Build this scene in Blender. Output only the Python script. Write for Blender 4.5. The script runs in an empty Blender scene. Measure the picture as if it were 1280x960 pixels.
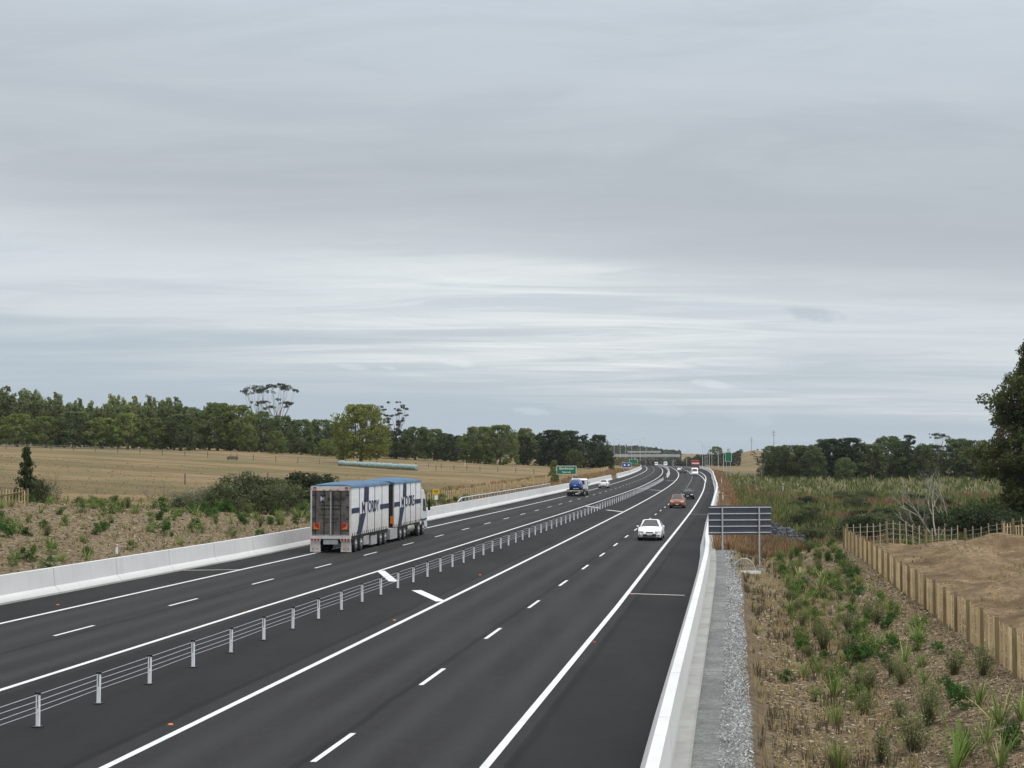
import bpy, math, random
import numpy as np
from mathutils import Vector, Matrix
random.seed(7)
RNG = np.random.default_rng(11)
S = bpy.context.scene
C = S.collection
R = math.radians
F = 1924.0; HC = 6.0; Y0 = 566.0
PITCH = math.atan((Y0 - 480) / F)

# ------------------------------------------------------------------ helpers
def tag(o, label=None, cat=None, group=None, kind=None):
    if label: o['label'] = label
    if cat: o['category'] = cat
    if group: o['group'] = group
    if kind: o['kind'] = kind
    return o

def empty(name, loc, rz=0.0, scale=1.0):
    o = bpy.data.objects.new(name, None); C.objects.link(o)
    o.location = loc; o.rotation_euler = (0, 0, rz)
    o.scale = (scale,) * 3 if not hasattr(scale, '__len__') else scale
    o.empty_display_size = 0.3
    return o

def link(name, me, parent=None):
    o = bpy.data.objects.new(name, me); C.objects.link(o)
    if parent: o.parent = parent
    return o

def copy_tree(o, parent=None):
    c = o.copy(); C.objects.link(c)
    if parent: c.parent = parent
    for ch in list(o.children): copy_tree(ch, c)
    return c

class MB:
    def __init__(s): s.v = []; s.f = []; s.m = []; s.sm = []
    def add(s, vs, fs, m=0, smooth=False):
        b = len(s.v); s.v += [tuple(p) for p in vs]
        for f in fs: s.f.append([b + i for i in f]); s.m.append(m); s.sm.append(smooth)
    def box(s, c, d, m=0, rz=0.0, rx=0.0, ry=0.0, taper=1.0):
        M = Matrix.Rotation(rz, 3, 'Z') @ Matrix.Rotation(ry, 3, 'Y') @ Matrix.Rotation(rx, 3, 'X')
        vs = []
        for z in (-.5, .5):
            t = taper if z > 0 else 1.0
            for x, y in ((-.5, -.5), (.5, -.5), (.5, .5), (-.5, .5)):
                vs.append(Vector(c) + M @ Vector((x * d[0] * t, y * d[1] * t, z * d[2])))
        s.add(vs, [(3, 2, 1, 0), (4, 5, 6, 7), (0, 1, 5, 4), (1, 2, 6, 5), (2, 3, 7, 6), (3, 0, 4, 7)], m)
    def tube(s, pts, rad, n=6, m=0, cap=True, smooth=True):
        pts = [Vector(p) for p in pts]
        if not hasattr(rad, '__len__'): rad = [rad] * len(pts)
        vs = []
        for i, p in enumerate(pts):
            t = (pts[min(i + 1, len(pts) - 1)] - pts[max(i - 1, 0)]).normalized()
            a = t.cross(Vector((0, 0, 1)) if abs(t.z) < .95 else Vector((1, 0, 0))).normalized()
            b = t.cross(a)
            for k in range(n):
                q = 2 * math.pi * k / n
                vs.append(p + (a * math.cos(q) + b * math.sin(q)) * rad[i])
        fs = []
        for i in range(len(pts) - 1):
            for k in range(n):
                fs.append((i * n + k, i * n + (k + 1) % n, (i + 1) * n + (k + 1) % n, (i + 1) * n + k))
        s.add(vs, fs, m, smooth)
        if cap:
            e = (len(pts) - 1) * n
            s.add(vs[:n], [tuple(range(n))], m); s.add(vs[e:], [tuple(reversed(range(n)))], m)
    def prism(s, prof, axis, a0, a1, m=0):
        """closed 2-D profile (list of pairs) extruded along axis from a0 to a1"""
        def P(p, a):
            return {'x': (a, p[0], p[1]), 'y': (p[0], a, p[1]), 'z': (p[0], p[1], a)}[axis]
        n = len(prof)
        vs = [P(p, a0) for p in prof] + [P(p, a1) for p in prof]
        fs = [tuple(range(n)), tuple(reversed(range(n, 2 * n)))]
        for k in range(n): fs.append((k, n + k, n + (k + 1) % n, (k + 1) % n))
        s.add(vs, fs, m)
    def sweep(s, prof, path, m=0, cap=True, closed=True):
        """profile (lateral, up) swept along path of (x, y, z); lateral is +x-ish"""
        n = len(prof); vs = []
        for i, p in enumerate(path):
            a = path[max(i - 1, 0)]; b = path[min(i + 1, len(path) - 1)]
            t = Vector((b[0] - a[0], b[1] - a[1], 0)).normalized(); l = Vector((t.y, -t.x, 0))
            for q in prof: vs.append((p[0] + l.x * q[0], p[1] + l.y * q[0], p[2] + q[1]))
        fs = []
        for i in range(len(path) - 1):
            for k in range(n if closed else n - 1):
                fs.append((i * n + k, i * n + (k + 1) % n, (i + 1) * n + (k + 1) % n, (i + 1) * n + k))
        s.add(vs, fs, m)
        if cap and closed:
            s.add(vs[:n], [tuple(range(n))], m); s.add(vs[-n:], [tuple(reversed(range(n)))], m)
    def mesh(s, name, mats, fixn=True):
        me = bpy.data.meshes.new(name)
        me.from_pydata(s.v, [], s.f)
        for mt in (mats if isinstance(mats, (list, tuple)) else [mats]): me.materials.append(mt)
        me.polygons.foreach_set('material_index', s.m)
        me.polygons.foreach_set('use_smooth', s.sm)
        if fixn:
            import bmesh
            bm = bmesh.new(); bm.from_mesh(me)
            bmesh.ops.recalc_face_normals(bm, faces=bm.faces); bm.to_mesh(me); bm.free()
        me.update()
        return me
    def build(s, name, mats, parent=None, fixn=True, bevel=0.0):
        o = link(name, s.mesh(name, mats, fixn), parent)
        if bevel:
            b = o.modifiers.new('bevel', 'BEVEL'); b.width = bevel; b.segments = 2; b.limit_method = 'ANGLE'
        return o

def text_mesh(name, txt, size, mat, parent, M, extrude=.004, sx=1.0, shear=0.0):
    cu = bpy.data.curves.new(name, 'FONT'); cu.body = txt; cu.size = size; cu.extrude = extrude
    cu.align_x = 'CENTER'; cu.align_y = 'CENTER'; cu.shear = shear; cu.offset = size * .018
    t = bpy.data.objects.new(name, cu); C.objects.link(t)
    dg = bpy.context.evaluated_depsgraph_get()
    me = bpy.data.meshes.new_from_object(t.evaluated_get(dg))
    bpy.data.objects.remove(t); bpy.data.curves.remove(cu)
    me.transform(M @ Matrix.Diagonal((sx, 1, 1, 1)))
    me.materials.clear(); me.materials.append(mat); me.name = name
    return link(name, me, parent)

# ------------------------------------------------------------------ materials
def newmat(name):
    m = bpy.data.materials.new(name); m.use_nodes = True
    nt = m.node_tree; nt.nodes.clear()
    out = nt.nodes.new('ShaderNodeOutputMaterial')
    return m, nt, out
class NT:
    def __init__(s, nt): s.nt = nt
    def n(s, typ, **kw):
        nd = s.nt.nodes.new(typ)
        for k, v in kw.items():
            if k.startswith('i_'):
                key = k[2:]
                nd.inputs[int(key) if key.isdigit() else key.replace('_', ' ')].default_value = v
            else: setattr(nd, k, v)
        return nd
    def l(s, a, b): s.nt.links.new(a, b)
    def math(s, op, a, b=None, c=None, clamp=False):
        nd = s.nt.nodes.new('ShaderNodeMath'); nd.operation = op; nd.use_clamp = clamp
        for i, v in enumerate((a, b, c)):
            if v is None: continue
            if isinstance(v, (int, float)): nd.inputs[i].default_value = v
            else: s.l(v, nd.inputs[i])
        return nd.outputs[0]
    def mix(s, fac, a, b, mode='MIX'):
        nd = s.nt.nodes.new('ShaderNodeMix'); nd.data_type = 'RGBA'; nd.blend_type = mode
        for i, v in ((0, fac), (6, a), (7, b)):
            if isinstance(v, (int, float)): nd.inputs[i].default_value = v
            elif isinstance(v, (tuple, list)): nd.inputs[i].default_value = (*v[:3], 1)
            else: s.l(v, nd.inputs[i])
        return nd.outputs[2]
    def noise(s, vec, scale, detail=4, rough=.55, dist=0.0):
        nd = s.n('ShaderNodeTexNoise'); nd.inputs['Scale'].default_value = scale
        nd.inputs['Detail'].default_value = detail; nd.inputs['Roughness'].default_value = rough
        nd.inputs['Distortion'].default_value = dist
        if vec is not None: s.l(vec, nd.inputs['Vector'])
        return nd.outputs['Fac']
    def mapping(s, vec, scale=(1, 1, 1), rot=(0, 0, 0), loc=(0, 0, 0)):
        nd = s.n('ShaderNodeMapping'); nd.inputs['Scale'].default_value = scale
        nd.inputs['Rotation'].default_value = rot; nd.inputs['Location'].default_value = loc
        s.l(vec, nd.inputs['Vector']); return nd.outputs[0]
    def ramp(s, fac, stops, interp='LINEAR'):
        nd = s.n('ShaderNodeValToRGB'); cr = nd.color_ramp; cr.interpolation = interp
        while len(cr.elements) > 1: cr.elements.remove(cr.elements[-1])
        for i, (p, c) in enumerate(stops):
            e = cr.elements[0] if i == 0 else cr.elements.new(p)
            e.position = p; e.color = (*c, 1) if len(c) == 3 else c
        s.l(fac, nd.inputs[0]); return nd.outputs[0]
    def rng(s, v, a, b, c=0.0, d=1.0):
        nd = s.n('ShaderNodeMapRange'); nd.clamp = True
        for i, q in enumerate((a, b, c, d)): nd.inputs[i + 1].default_value = q
        s.l(v, nd.inputs[0]); return nd.outputs[0]
    def bump(s, h, strength=.5, dist=.05):
        nd = s.n('ShaderNodeBump'); nd.inputs['Strength'].default_value = strength
        nd.inputs['Distance'].default_value = dist; s.l(h, nd.inputs['Height']); return nd.outputs[0]

def simple(name, col, rough=.6, metal=0.0, var=.15, scale=3.0, spec=.4, coat=0.0, bump=0.0, stretch=(1, 1, 1)):
    """a principled surface whose colour wanders a little (dust, wear) in object space"""
    m, nt, out = newmat(name); t = NT(nt)
    p = t.n('ShaderNodeBsdfPrincipled'); t.l(p.outputs[0], out.inputs[0])
    tc = t.n('ShaderNodeTexCoord')
    v = t.mapping(tc.outputs['Object'], stretch)
    n = t.noise(v, scale, 5, .6)
    f = t.rng(n, .3, .7)
    c = t.mix(f, [k * (1 - var) for k in col], [min(1, k * (1 + var)) for k in col])
    t.l(c, p.inputs['Base Color'])
    p.inputs['Roughness'].default_value = rough; p.inputs['Metallic'].default_value = metal
    p.inputs['Specular IOR Level'].default_value = spec; p.inputs['Coat Weight'].default_value = coat
    if bump: t.l(t.bump(n, bump, .02), p.inputs['Normal'])
    return m

def leafmat(name, trans=.36):
    m, nt, out = newmat(name); t = NT(nt)
    a = t.n('ShaderNodeAttribute', attribute_name='tint')
    g = t.n('ShaderNodeNewGeometry')
    oi = t.n('ShaderNodeObjectInfo')
    k = t.math('MULTIPLY_ADD', oi.outputs['Random'], .5, .95)
    vm = t.n('ShaderNodeVectorMath', operation='SCALE'); t.l(a.outputs['Color'], vm.inputs[0]); t.l(k, vm.inputs['Scale'])
    d = t.n('ShaderNodeBsdfPrincipled'); t.l(vm.outputs[0], d.inputs['Base Color'])
    d.inputs['Roughness'].default_value = .75; d.inputs['Specular IOR Level'].default_value = .15
    tr = t.n('ShaderNodeBsdfTranslucent'); t.l(vm.outputs[0], tr.inputs[0])
    mx = t.n('ShaderNodeMixShader'); mx.inputs[0].default_value = trans
    t.l(d.outputs[0], mx.inputs[1]); t.l(tr.outputs[0], mx.inputs[2]); t.l(mx.outputs[0], out.inputs[0])
    return m

M = {}
M['leaf'] = leafmat('leaf')
M['bark'] = simple('bark', (.13, .105, .08), .9, var=.35, scale=4, bump=.4)
M['pale_bark'] = simple('pale_bark', (.22, .195, .165), .9, var=.3, scale=5)
M['concrete'] = None
M['white_paint'] = simple('white_paint', (.78, .79, .80), .45, var=.05, scale=2)
M['galv'] = simple('galvanised_steel', (.55, .57, .60), .5, .3, var=.12, scale=4)
M['galv_matt'] = simple('dull_steel', (.42, .44, .46), .6, .2, var=.12, scale=4)
M['black'] = simple('black_plastic', (.012, .012, .013), .5, var=.2)
M['rubber'] = simple('tyre_rubber', (.018, .018, .019), .85, var=.3, scale=8)
M['glass'] = simple('dark_glass', (.012, .016, .02), .08, var=.1, spec=.8)
M['rim'] = simple('alloy_rim', (.42, .43, .44), .35, .7, var=.1)
M['chrome'] = simple('chrome', (.6, .6, .62), .2, 1.0, var=.05)
M['lens_red'] = simple('red_lens', (.35, .02, .015), .25, var=.1)
M['lens_orange'] = simple('orange_lens', (.75, .2, .02), .3, var=.1)
M['lens_clear'] = simple('clear_lens', (.7, .72, .74), .15, var=.05, spec=.7)
M['plate'] = simple('number_plate', (.7, .7, .68), .5, var=.05)
M['wood'] = simple('sawn_timber', (.55, .41, .22), .85, var=.25, scale=3.0, stretch=(4, 4, .5))
M['wood_b'] = simple('sawn_timber_aged', (.45, .335, .19), .85, var=.25, scale=3.0, stretch=(4, 4, .5))
M['wood_c'] = simple('sawn_timber_fresh', (.66, .51, .30), .85, var=.2, scale=3.0, stretch=(4, 4, .5))
M['wood_dark'] = simple('treated_post', (.22, .165, .09), .85, var=.3, scale=3, stretch=(3, 3, .5), bump=.2)
M['wood_grey'] = simple('weathered_post', (.15, .125, .10), .9, var=.3, scale=4)
M['wood_pale'] = simple('pale_batten', (.42, .33, .21), .85, var=.2, scale=4)
M['wire'] = simple('fence_wire', (.35, .35, .35), .5, .5)
M['sign_green'] = simple('sign_green', (.008, .16, .075), .5, var=.08)
M['sign_blue'] = simple('sign_blue', (.012, .07, .32), .5, var=.08)
M['sign_white'] = simple('sign_white', (.78, .79, .79), .5, var=.04)
M['sign_yellow'] = simple('sign_yellow', (.72, .44, .02), .5, var=.06)
M['sign_back'] = simple('sign_back', (.065, .072, .092), .55, .1, var=.12, scale=1.5)
M['rock'] = simple('rip_rap_rock', (.075, .08, .09), .85, var=.35, scale=1.5, bump=.4)

def concrete_mat():
    m, nt, out = newmat('barrier_concrete'); t = NT(nt)
    p = t.n('ShaderNodeBsdfPrincipled'); t.l(p.outputs[0], out.inputs[0])
    g = t.n('ShaderNodeNewGeometry'); pos = g.outputs['Position']
    big = t.noise(t.mapping(pos, (.25, .25, .6)), 1.0, 4, .6)
    streak = t.noise(t.mapping(pos, (2.2, 2.2, .12)), 1.0, 4, .7)
    fine = t.noise(pos, 14, 3, .6)
    c = t.mix(t.rng(big, .3, .7), (.54, .545, .55), (.62, .62, .62))
    c = t.mix(t.math('MULTIPLY', t.rng(streak, .5, .72), .3), c, (.40, .395, .385))
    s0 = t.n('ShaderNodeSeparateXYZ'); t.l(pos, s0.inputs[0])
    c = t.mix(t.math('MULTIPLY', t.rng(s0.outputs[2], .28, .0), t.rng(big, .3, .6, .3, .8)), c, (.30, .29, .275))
    c = t.mix(t.math('MULTIPLY', t.rng(fine, .5, .75), .2), c, (.68, .68, .67))
    # a cast joint every eight metres
    sx = t.n('ShaderNodeSeparateXYZ'); t.l(pos, sx.inputs[0])
    j = t.math('PINGPONG', sx.outputs[1], 3.0)
    jm = t.math('LESS_THAN', j, .03)
    c = t.mix(t.math('MULTIPLY', jm, .55), c, (.2, .2, .2))
    t.l(c, p.inputs['Base Color']); p.inputs['Roughness'].default_value = .8
    t.l(t.bump(fine, .25, .01), p.inputs['Normal'])
    return m
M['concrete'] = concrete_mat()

# ------------------------------------------------------------------ road geometry
_sy = np.array([-200, 30, 150, 240, 340, 445, 550, 700, 800, 1000, 1300, 4000.])
_ss = np.array([.153, .153, .148, .138, .122, .104, .090, .075, .062, .05, .03, .03])
_Y = np.arange(-200, 4001, 1.0)
_X = np.concatenate([[0], np.cumsum((np.interp(_Y[1:], _sy, _ss) + np.interp(_Y[:-1], _sy, _ss)) / 2)])
_X += -2.7 - np.interp(63, _Y, _X)
def R1x(y): return np.interp(y, _Y, _X)
def tab(*p):
    a = np.array(p, float); return lambda y: np.interp(y, a[:, 0], a[:, 1])
OFF = {
 'R1': tab((0, 0), (1, 0)),
 'DR': tab((0, 3.85), (80, 3.8), (150, 3.6), (300, 3.3), (420, 3.5)),
 'R2': tab((0, 7.3), (60, 7.2), (94, 7.0), (150, 6.85), (240, 6.5), (300, 6.3), (400, 6.9), (500, 7.0)),
 'L2': tab((0, -6.7), (60, -6.6), (150, -5.8), (270, -4.9), (400, -4.8), (600, -4.6)),
 'L1': tab((0, -14.2), (54, -14.0), (132, -13.1), (211, -12.1), (263, -11.6), (417, -11.0), (526, -10.2), (700, -10)),
 'LB': tab((0, -17.9), (61, -17.2), (89, -16.2), (145, -15.6), (240, -15.0), (345, -14.3), (420, -13.6), (560, -12.4), (800, -12)),
 'RB': tab((0, 10.75), (25, 10.62), (35, 10.5), (59, 10.3), (78, 10.12), (88, 9.95), (98, 9.68), (115, 9.45), (128, 9.25), (153, 9.0), (182, 8.8), (240, 8.6), (300, 8.2), (370, 8.4), (420, 9.2), (520, 10.5), (900, 11)),
 'MD': tab((0, -3.35), (60, -3.2), (150, -2.9), (250, -2.8), (700, -2.7)),
}
OFF['DL'] = lambda y: (OFF['L1'](y) + OFF['L2'](y)) / 2 - .15
def lx(k, y): return R1x(y) + OFF[k](y)
def rz(y):
    y = np.asarray(y, float); a = np.clip(y - 600, 0, 300)
    return -2e-5 * a * a - .012 * np.clip(y - 900, 0, 400)
def heading(y): return -math.atan(float(np.interp(y, _sy, _ss)))

# ------------------------------------------------------------------ terrain
def sst(a, b, x):
    t = np.clip((x - a) / (b - a), 0, 1); return t * t * (3 - 2 * t)
def bumps(X, Y, s):
    return (np.sin(X * s + 1.3 * np.sin(Y * s * .7)) + np.sin(Y * s * 1.13 + 1.7 * np.sin(X * s * .6 + 2)) + .5 * np.sin((X + Y) * s * 2.3)) / 2.5
RIDGE_PX = np.array([-400, 0, 300, 480, 560, 600, 655, 700, 760, 780, 800, 830, 860, 890, 915, 940, 965, 1000, 1200, 1700.])
RIDGE_Y = np.array([556, 556, 554, 552, 551, 550, 549, 556, 563, 564, 564, 567, 569, 570, 569, 570, 572, 573, 573, 573.])
def hgt(X, Y):
    X = np.asarray(X, float); Y = np.asarray(Y, float)
    d = X - R1x(Y); z = np.zeros(np.broadcast(X, Y).shape)
    D = OFF['LB'](Y) - .45 - d
    e = d - OFF['RB'](Y) - .25
    # left: mulched bank, then rising paddock
    hn = np.interp(D, [0, 3, 9, 13, 19, 37, 73, 100, 160, 400, 1500], [.88, 1.2, 1.9, 2.2, 2.6, 3.3, 4.9, 6.3, 7.9, 9, 16])
    hn = hn + .45 * np.exp(-((D - 14) / 7) ** 2) * (1 - sst(92, 126, Y))
    hf = np.interp(D, [0, 4, 19, 37, 73, 100, 160, 400, 1500], [.75, .95, 1.9, 2.8, 4.7, 6.2, 7.9, 9, 16])
    k = sst(94, 130, Y)
    hl = hn * (1 - k) + hf * k
    hl = hl + .10 * bumps(X, Y, .55) * sst(2, 6, D) * (1 - sst(60, 120, D)) + .25 * bumps(X, Y, .06) * sst(20, 60, D)
    # right: gravel, swale, planted slope, building site; wetland further on
    ha = np.interp(e, [0, 1.55, 2.2, 3.2, 4.6, 6.3, 7.8, 9.0, 20, 60, 300], [-.03, -.05, -.3, -.5, -.45, .05, .32, .38, .45, .6, 1.0])
    ha = ha + .05 * bumps(X, Y, 1.1) * sst(2, 3, e) + (.16 * bumps(X, Y, .45) + .20 * bumps(X + 9, Y * .8, .85) + .17 * bumps(X + 9, Y, 1.45) + .11 * bumps(X * 1.3, Y + 4, 2.6)) * sst(9.5, 12, e)
    for (mx, my, r1, r2, a) in ((28.4, 90, 2.2, 2.2, .8), (22.6, 76, 3.4, 9, .55), (25.6, 74, 1.4, 7, -1.1), (29.5, 70, 2.6, 9, .55), (20.5, 55, 2.6, 7, .75), (40, 84, 6, 8, .9), (24.5, 60, 2, 4, .5), (22, 46, 2.5, 3, .5)):
        ha = ha + a * np.exp(-((X - mx) / r1) ** 2 - ((Y - my) / r2) ** 2)
    hb = np.interp(e, [0, 2.5, 5, 12, 100, 400, 1500], [-.05, -.1, -.75, -1.3, -1.3, -.3, 6])
    hb = hb + .18 * bumps(X, Y, .21) * sst(5, 12, e)
    k = sst(95, 106, Y - .25 * np.clip(e - 8, 0, 30) * .6)
    hr = ha * (1 - k) + hb * k
    z = np.where(D > 0, hl, np.where(e > 0, hr, -.12))
    # far ground: falls away with the road, then low hills close the view
    w = 1 - sst(20, 180, np.maximum(D, e))
    z = z + rz(Y) * np.maximum(w, .35)
    bank = 4.6 * sst(10, 16, e) * (1 - sst(40, 70, e)) * sst(820, 880, Y) * (1 - sst(985, 1040, Y))
    z = z + bank
    px = 640 + F * X / np.maximum(Y, 60)
    top = HC + (Y0 - np.interp(px, RIDGE_PX, RIDGE_Y)) / F * 2100
    kk = sst(1050, 2100, Y)
    z = z * (1 - kk) + (top + 2.0 * bumps(X, Y, .01)) * kk
    # dry tan hill right of the road
    th = 11.5 * np.exp(-((X - 158) / 44.0) ** 2 - ((Y - 1080) / 240.0) ** 2)
    return z + th * sst(30, 60, e)
def gz(x, y): return float(hgt(np.array([x]), np.array([y]))[0])
def ray(px, py):
    dx = (px - 640) / F; dv = (480 - py) / F
    return dx, math.cos(PITCH) - math.sin(PITCH) * dv, math.sin(PITCH) + math.cos(PITCH) * dv
def at(px, py, y1=1500.0):
    """the ground point that stands at this spot of the view"""
    a, b, c = ray(px, py)
    t = np.arange(20, y1, .1 if y1 < 400 else .4)
    g = hgt(a * t, b * t)
    w = np.nonzero(HC + c * t <= g)[0]
    i = t[w[0]] if len(w) else t[-1]
    return Vector((a * i, b * i, gz(a * i, b * i)))
def on(px, y):
    """the ground point at depth y in the view's column px"""
    x = (px - 640) / F * y
    return Vector((x, y, gz(x, y)))

Yrows = np.concatenate([np.arange(-60, 20, 4), np.arange(20, 130, .8), np.arange(130, 260, 2.5), np.arange(260, 640, 8), np.geomspace(640, 3600, 70)])
Dc = np.concatenate([np.geomspace(2200, 32, 46), np.arange(31, 1.2, -.75), [.8, .4, 0.0, -.06]])
ec = np.concatenate([[-.02, .0], np.arange(.3, 6, .35), np.arange(6, 26, .55), np.geomspace(26.5, 2200, 48)])
GY = np.repeat(Yrows[:, None], len(Dc) + 3 + len(ec), 1)
LBy = OFF['LB'](Yrows)[:, None] - .45; RBy = OFF['RB'](Yrows)[:, None] + .25
GD = np.concatenate([LBy - Dc[None], LBy + (RBy - LBy) * np.array([[.25, .5, .75]]), RBy + ec[None]], 1)
GX = R1x(GY) + GD
GZ = hgt(GX, GY)
nr, nc = GX.shape
me = bpy.data.meshes.new('ground')
idx = np.arange(nr * nc).reshape(nr, nc)
fq = np.stack([idx[:-1, :-1], idx[:-1, 1:], idx[1:, 1:], idx[1:, :-1]], -1).reshape(-1, 4)
me.vertices.add(nr * nc); me.vertices.foreach_set('co', np.stack([GX, GY, GZ], -1).astype('f').ravel())
me.loops.add(fq.size); me.polygons.add(len(fq))
me.loops.foreach_set('vertex_index', fq.ravel().astype('i'))
me.polygons.foreach_set('loop_start', np.arange(0, fq.size, 4).astype('i'))
me.polygons.foreach_set('use_smooth', np.ones(len(fq), bool))
me.update(); me.validate()
gD = OFF['LB'](GY) - .45 - GD; ge = GD - OFF['RB'](GY) - .25
def sd(name, a):
    at_ = me.attributes.new(name, 'FLOAT', 'POINT'); at_.data.foreach_set('value', np.clip(a, -30, 30).astype('f').ravel())
near = 99 - GY + .18 * np.clip(ge - 8, 0, 60)
mulL = np.minimum(np.minimum(gD + 1, np.interp(GY, [40, 95, 130, 165], [21, 20, 14, 6]) - gD), (168 - GY) * .3)
mulR = np.minimum(np.minimum(ge - 2.0, 9.3 - ge), near)
sd('mulch', np.maximum(mulL, mulR))
sd('gravel', np.minimum(1.5 - ge + .35 * np.sin(GY * .4) * .3, np.where(GY < 300, 5, -5)))
sd('chips', ge - 1.12)
sd('dirt', np.minimum(ge - 9.0, near))
sd('wet', np.minimum(np.minimum(-near, ge - 2.4), (560 - GY) * .2))
sd('right', ge)
sd('wooded', np.minimum((GY - 960) * .1, (102 + (GY - 900) * .1 - GX) * .5))

def ground_mat():
    m, nt, out = newmat('ground_cover'); t = NT(nt)
    p = t.n('ShaderNodeBsdfPrincipled'); t.l(p.outputs[0], out.inputs[0])
    pos = t.n('ShaderNodeNewGeometry').outputs['Position']
    def A(nm): return t.n('ShaderNodeAttribute', attribute_name=nm).outputs['Fac']
    n_big = t.noise(pos, .035, 5, .6); n_mid = t.noise(pos, .5, 5, .65); n_fine = t.noise(pos, 5.0, 5, .7)
    n_vf = t.noise(pos, 17.0, 4, .75)
    n_str = t.noise(t.mapping(pos, (.007, .045, .1), (0, 0, .06)), 1.0, 7, .62)
    # dry paddock
    fld = t.ramp(n_str, [(.3, (.12, .088, .048)), (.40, (.19, .137, .075)), (.46, (.27, .195, .105)), (.51, (.225, .163, .088)), (.56, (.14, .115, .058)), (.62, (.20, .15, .08)), (.70, (.10, .098, .044))])
    fld = t.mix(t.math('MULTIPLY', t.rng(n_mid, .45, .7), .5), fld, (.165, .115, .07))
    fld = t.mix(t.math('MULTIPLY', t.rng(n_big, .47, .62), .7), fld, (.118, .118, .056))
    fld = t.mix(t.math('MULTIPLY', t.rng(n_fine, .5, .75), .45), fld, (.10, .075, .045))
    # bark mulch
    vo = t.n('ShaderNodeTexVoronoi'); t.l(t.mapping(pos, (7, 11, 7), (0, 0, .5)), vo.inputs['Vector']); vo.inputs['Scale'].default_value = 1.0
    chip = t.n('ShaderNodeSeparateColor'); t.l(vo.outputs['Color'], chip.inputs[0])
    mul = t.ramp(chip.outputs[0], [(0, (.066, .049, .031)), (.35, (.145, .108, .067)), (.7, (.225, .172, .108)), (.9, (.325, .258, .168)), (1, (.47, .40, .29))])
    mul = t.mix(t.math('MULTIPLY', t.rng(n_mid, .4, .65), .45), mul, (.255, .197, .124))
    mul = t.mix(t.math('MULTIPLY', t.rng(n_vf, .5, .72), .6), mul, (.055, .04, .028))
    # gravel and chip edge
    v2 = t.n('ShaderNodeTexVoronoi'); t.l(pos, v2.inputs['Vector']); v2.inputs['Scale'].default_value = 16
    st = t.n('ShaderNodeSeparateColor'); t.l(v2.outputs['Color'], st.inputs[0])
    grv = t.mix(st.outputs[0], (.215, .218, .215), (.36, .365, .36))
    grv = t.mix(t.math('MULTIPLY', t.rng(t.noise(t.mapping(pos, (.5, 5, 1), (0, 0, .15)), 1.0, 4, .7), .45, .65), .5), grv, (.15, .153, .155))
    grv = t.mix(t.math('MULTIPLY', t.rng(n_mid, .42, .6), .5), grv, (.11, .115, .12))
    chp = t.ramp(st.outputs[1], [(0, (.11, .113, .115)), (.4, (.23, .237, .235)), (.8, (.34, .35, .345)), (1, (.5, .51, .5))])
    k = t.math('ADD', A('chips'), t.math('MULTIPLY', t.math('SUBTRACT', t.noise(t.mapping(pos, (1, .5, 1)), 1.1, 5, .7), .5), 3.0))
    grv = t.mix(t.rng(k, -.05, .12), grv, chp)
    # raw clay of the building site
    drt = t.ramp(n_mid, [(.3, (.105, .07, .04)), (.45, (.20, .14, .08)), (.55, (.275, .198, .115)), (.68, (.38, .285, .172))])
    drt = t.mix(t.math('MULTIPLY', t.rng(n_fine, .46, .62), .7), drt, (.105, .074, .047))
    drt = t.mix(t.math('MULTIPLY', t.rng(t.noise(t.mapping(pos, (1.2, .5, 1), (0, 0, -.5)), 1.3, 5, .7), .5, .68), .6), drt, (.13, .093, .058))
    drt = t.mix(t.math('MULTIPLY', t.rng(n_vf, .55, .7), .45), drt, (.30, .24, .17))
    # wetland floor
    wet = t.ramp(n_mid, [(.3, (.075, .075, .036)), (.5, (.115, .105, .055)), (.7, (.15, .11, .065))])
    # dry verge at the gravel's edge
    vrg = t.ramp(n_fine, [(.3, (.075, .055, .037)), (.5, (.15, .112, .074)), (.72, (.24, .185, .125))])
    def m2(base, nm, col, wob, scale, w):
        n = t.math('MULTIPLY', t.math('SUBTRACT', t.noise(pos, scale, 4, .6), .5), wob)
        return t.mix(t.rng(t.math('ADD', A(nm), n), -w, w), base, col)
    c = m2(fld, 'right', vrg, .1, 1, .3)
    fwd = t.mix(n_mid, (.05, .058, .03), (.085, .085, .045))
    far = t.n('ShaderNodeSeparateXYZ'); t.l(pos, far.inputs[0])
    c = t.mix(t.rng(far.outputs[1], 520, 640), c, fld)
    c = m2(c, 'wooded', fwd, 3, .02, 2.0)
    c = m2(c, 'mulch', mul, 2.2, .8, .3)
    c = m2(c, 'dirt', drt, .8, 1.0, .2)
    c = m2(c, 'wet', wet, 5, .3, 1.0)
    g = m2(c, 'gravel', grv, .5, 2.0, .06)
    c = t.mix(t.rng(A('right'), -.05, 0), c, g)
    t.l(c, p.inputs['Base Color']); p.inputs['Roughness'].default_value = .95
    p.inputs['Specular IOR Level'].default_value = .1
    h = t.math('ADD', t.math('MULTIPLY', n_vf, .6), t.math('ADD', t.math('MULTIPLY', n_fine, .8), t.math('MULTIPLY', vo.outputs['Distance'], -.3)))
    t.l(t.bump(t.math('ADD', h, t.math('MULTIPLY', n_mid, 1.6)), 1.0, .13), p.inputs['Normal'])
    return m
me.materials.append(ground_mat())
tag(link('ground', me), kind='structure')

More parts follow.
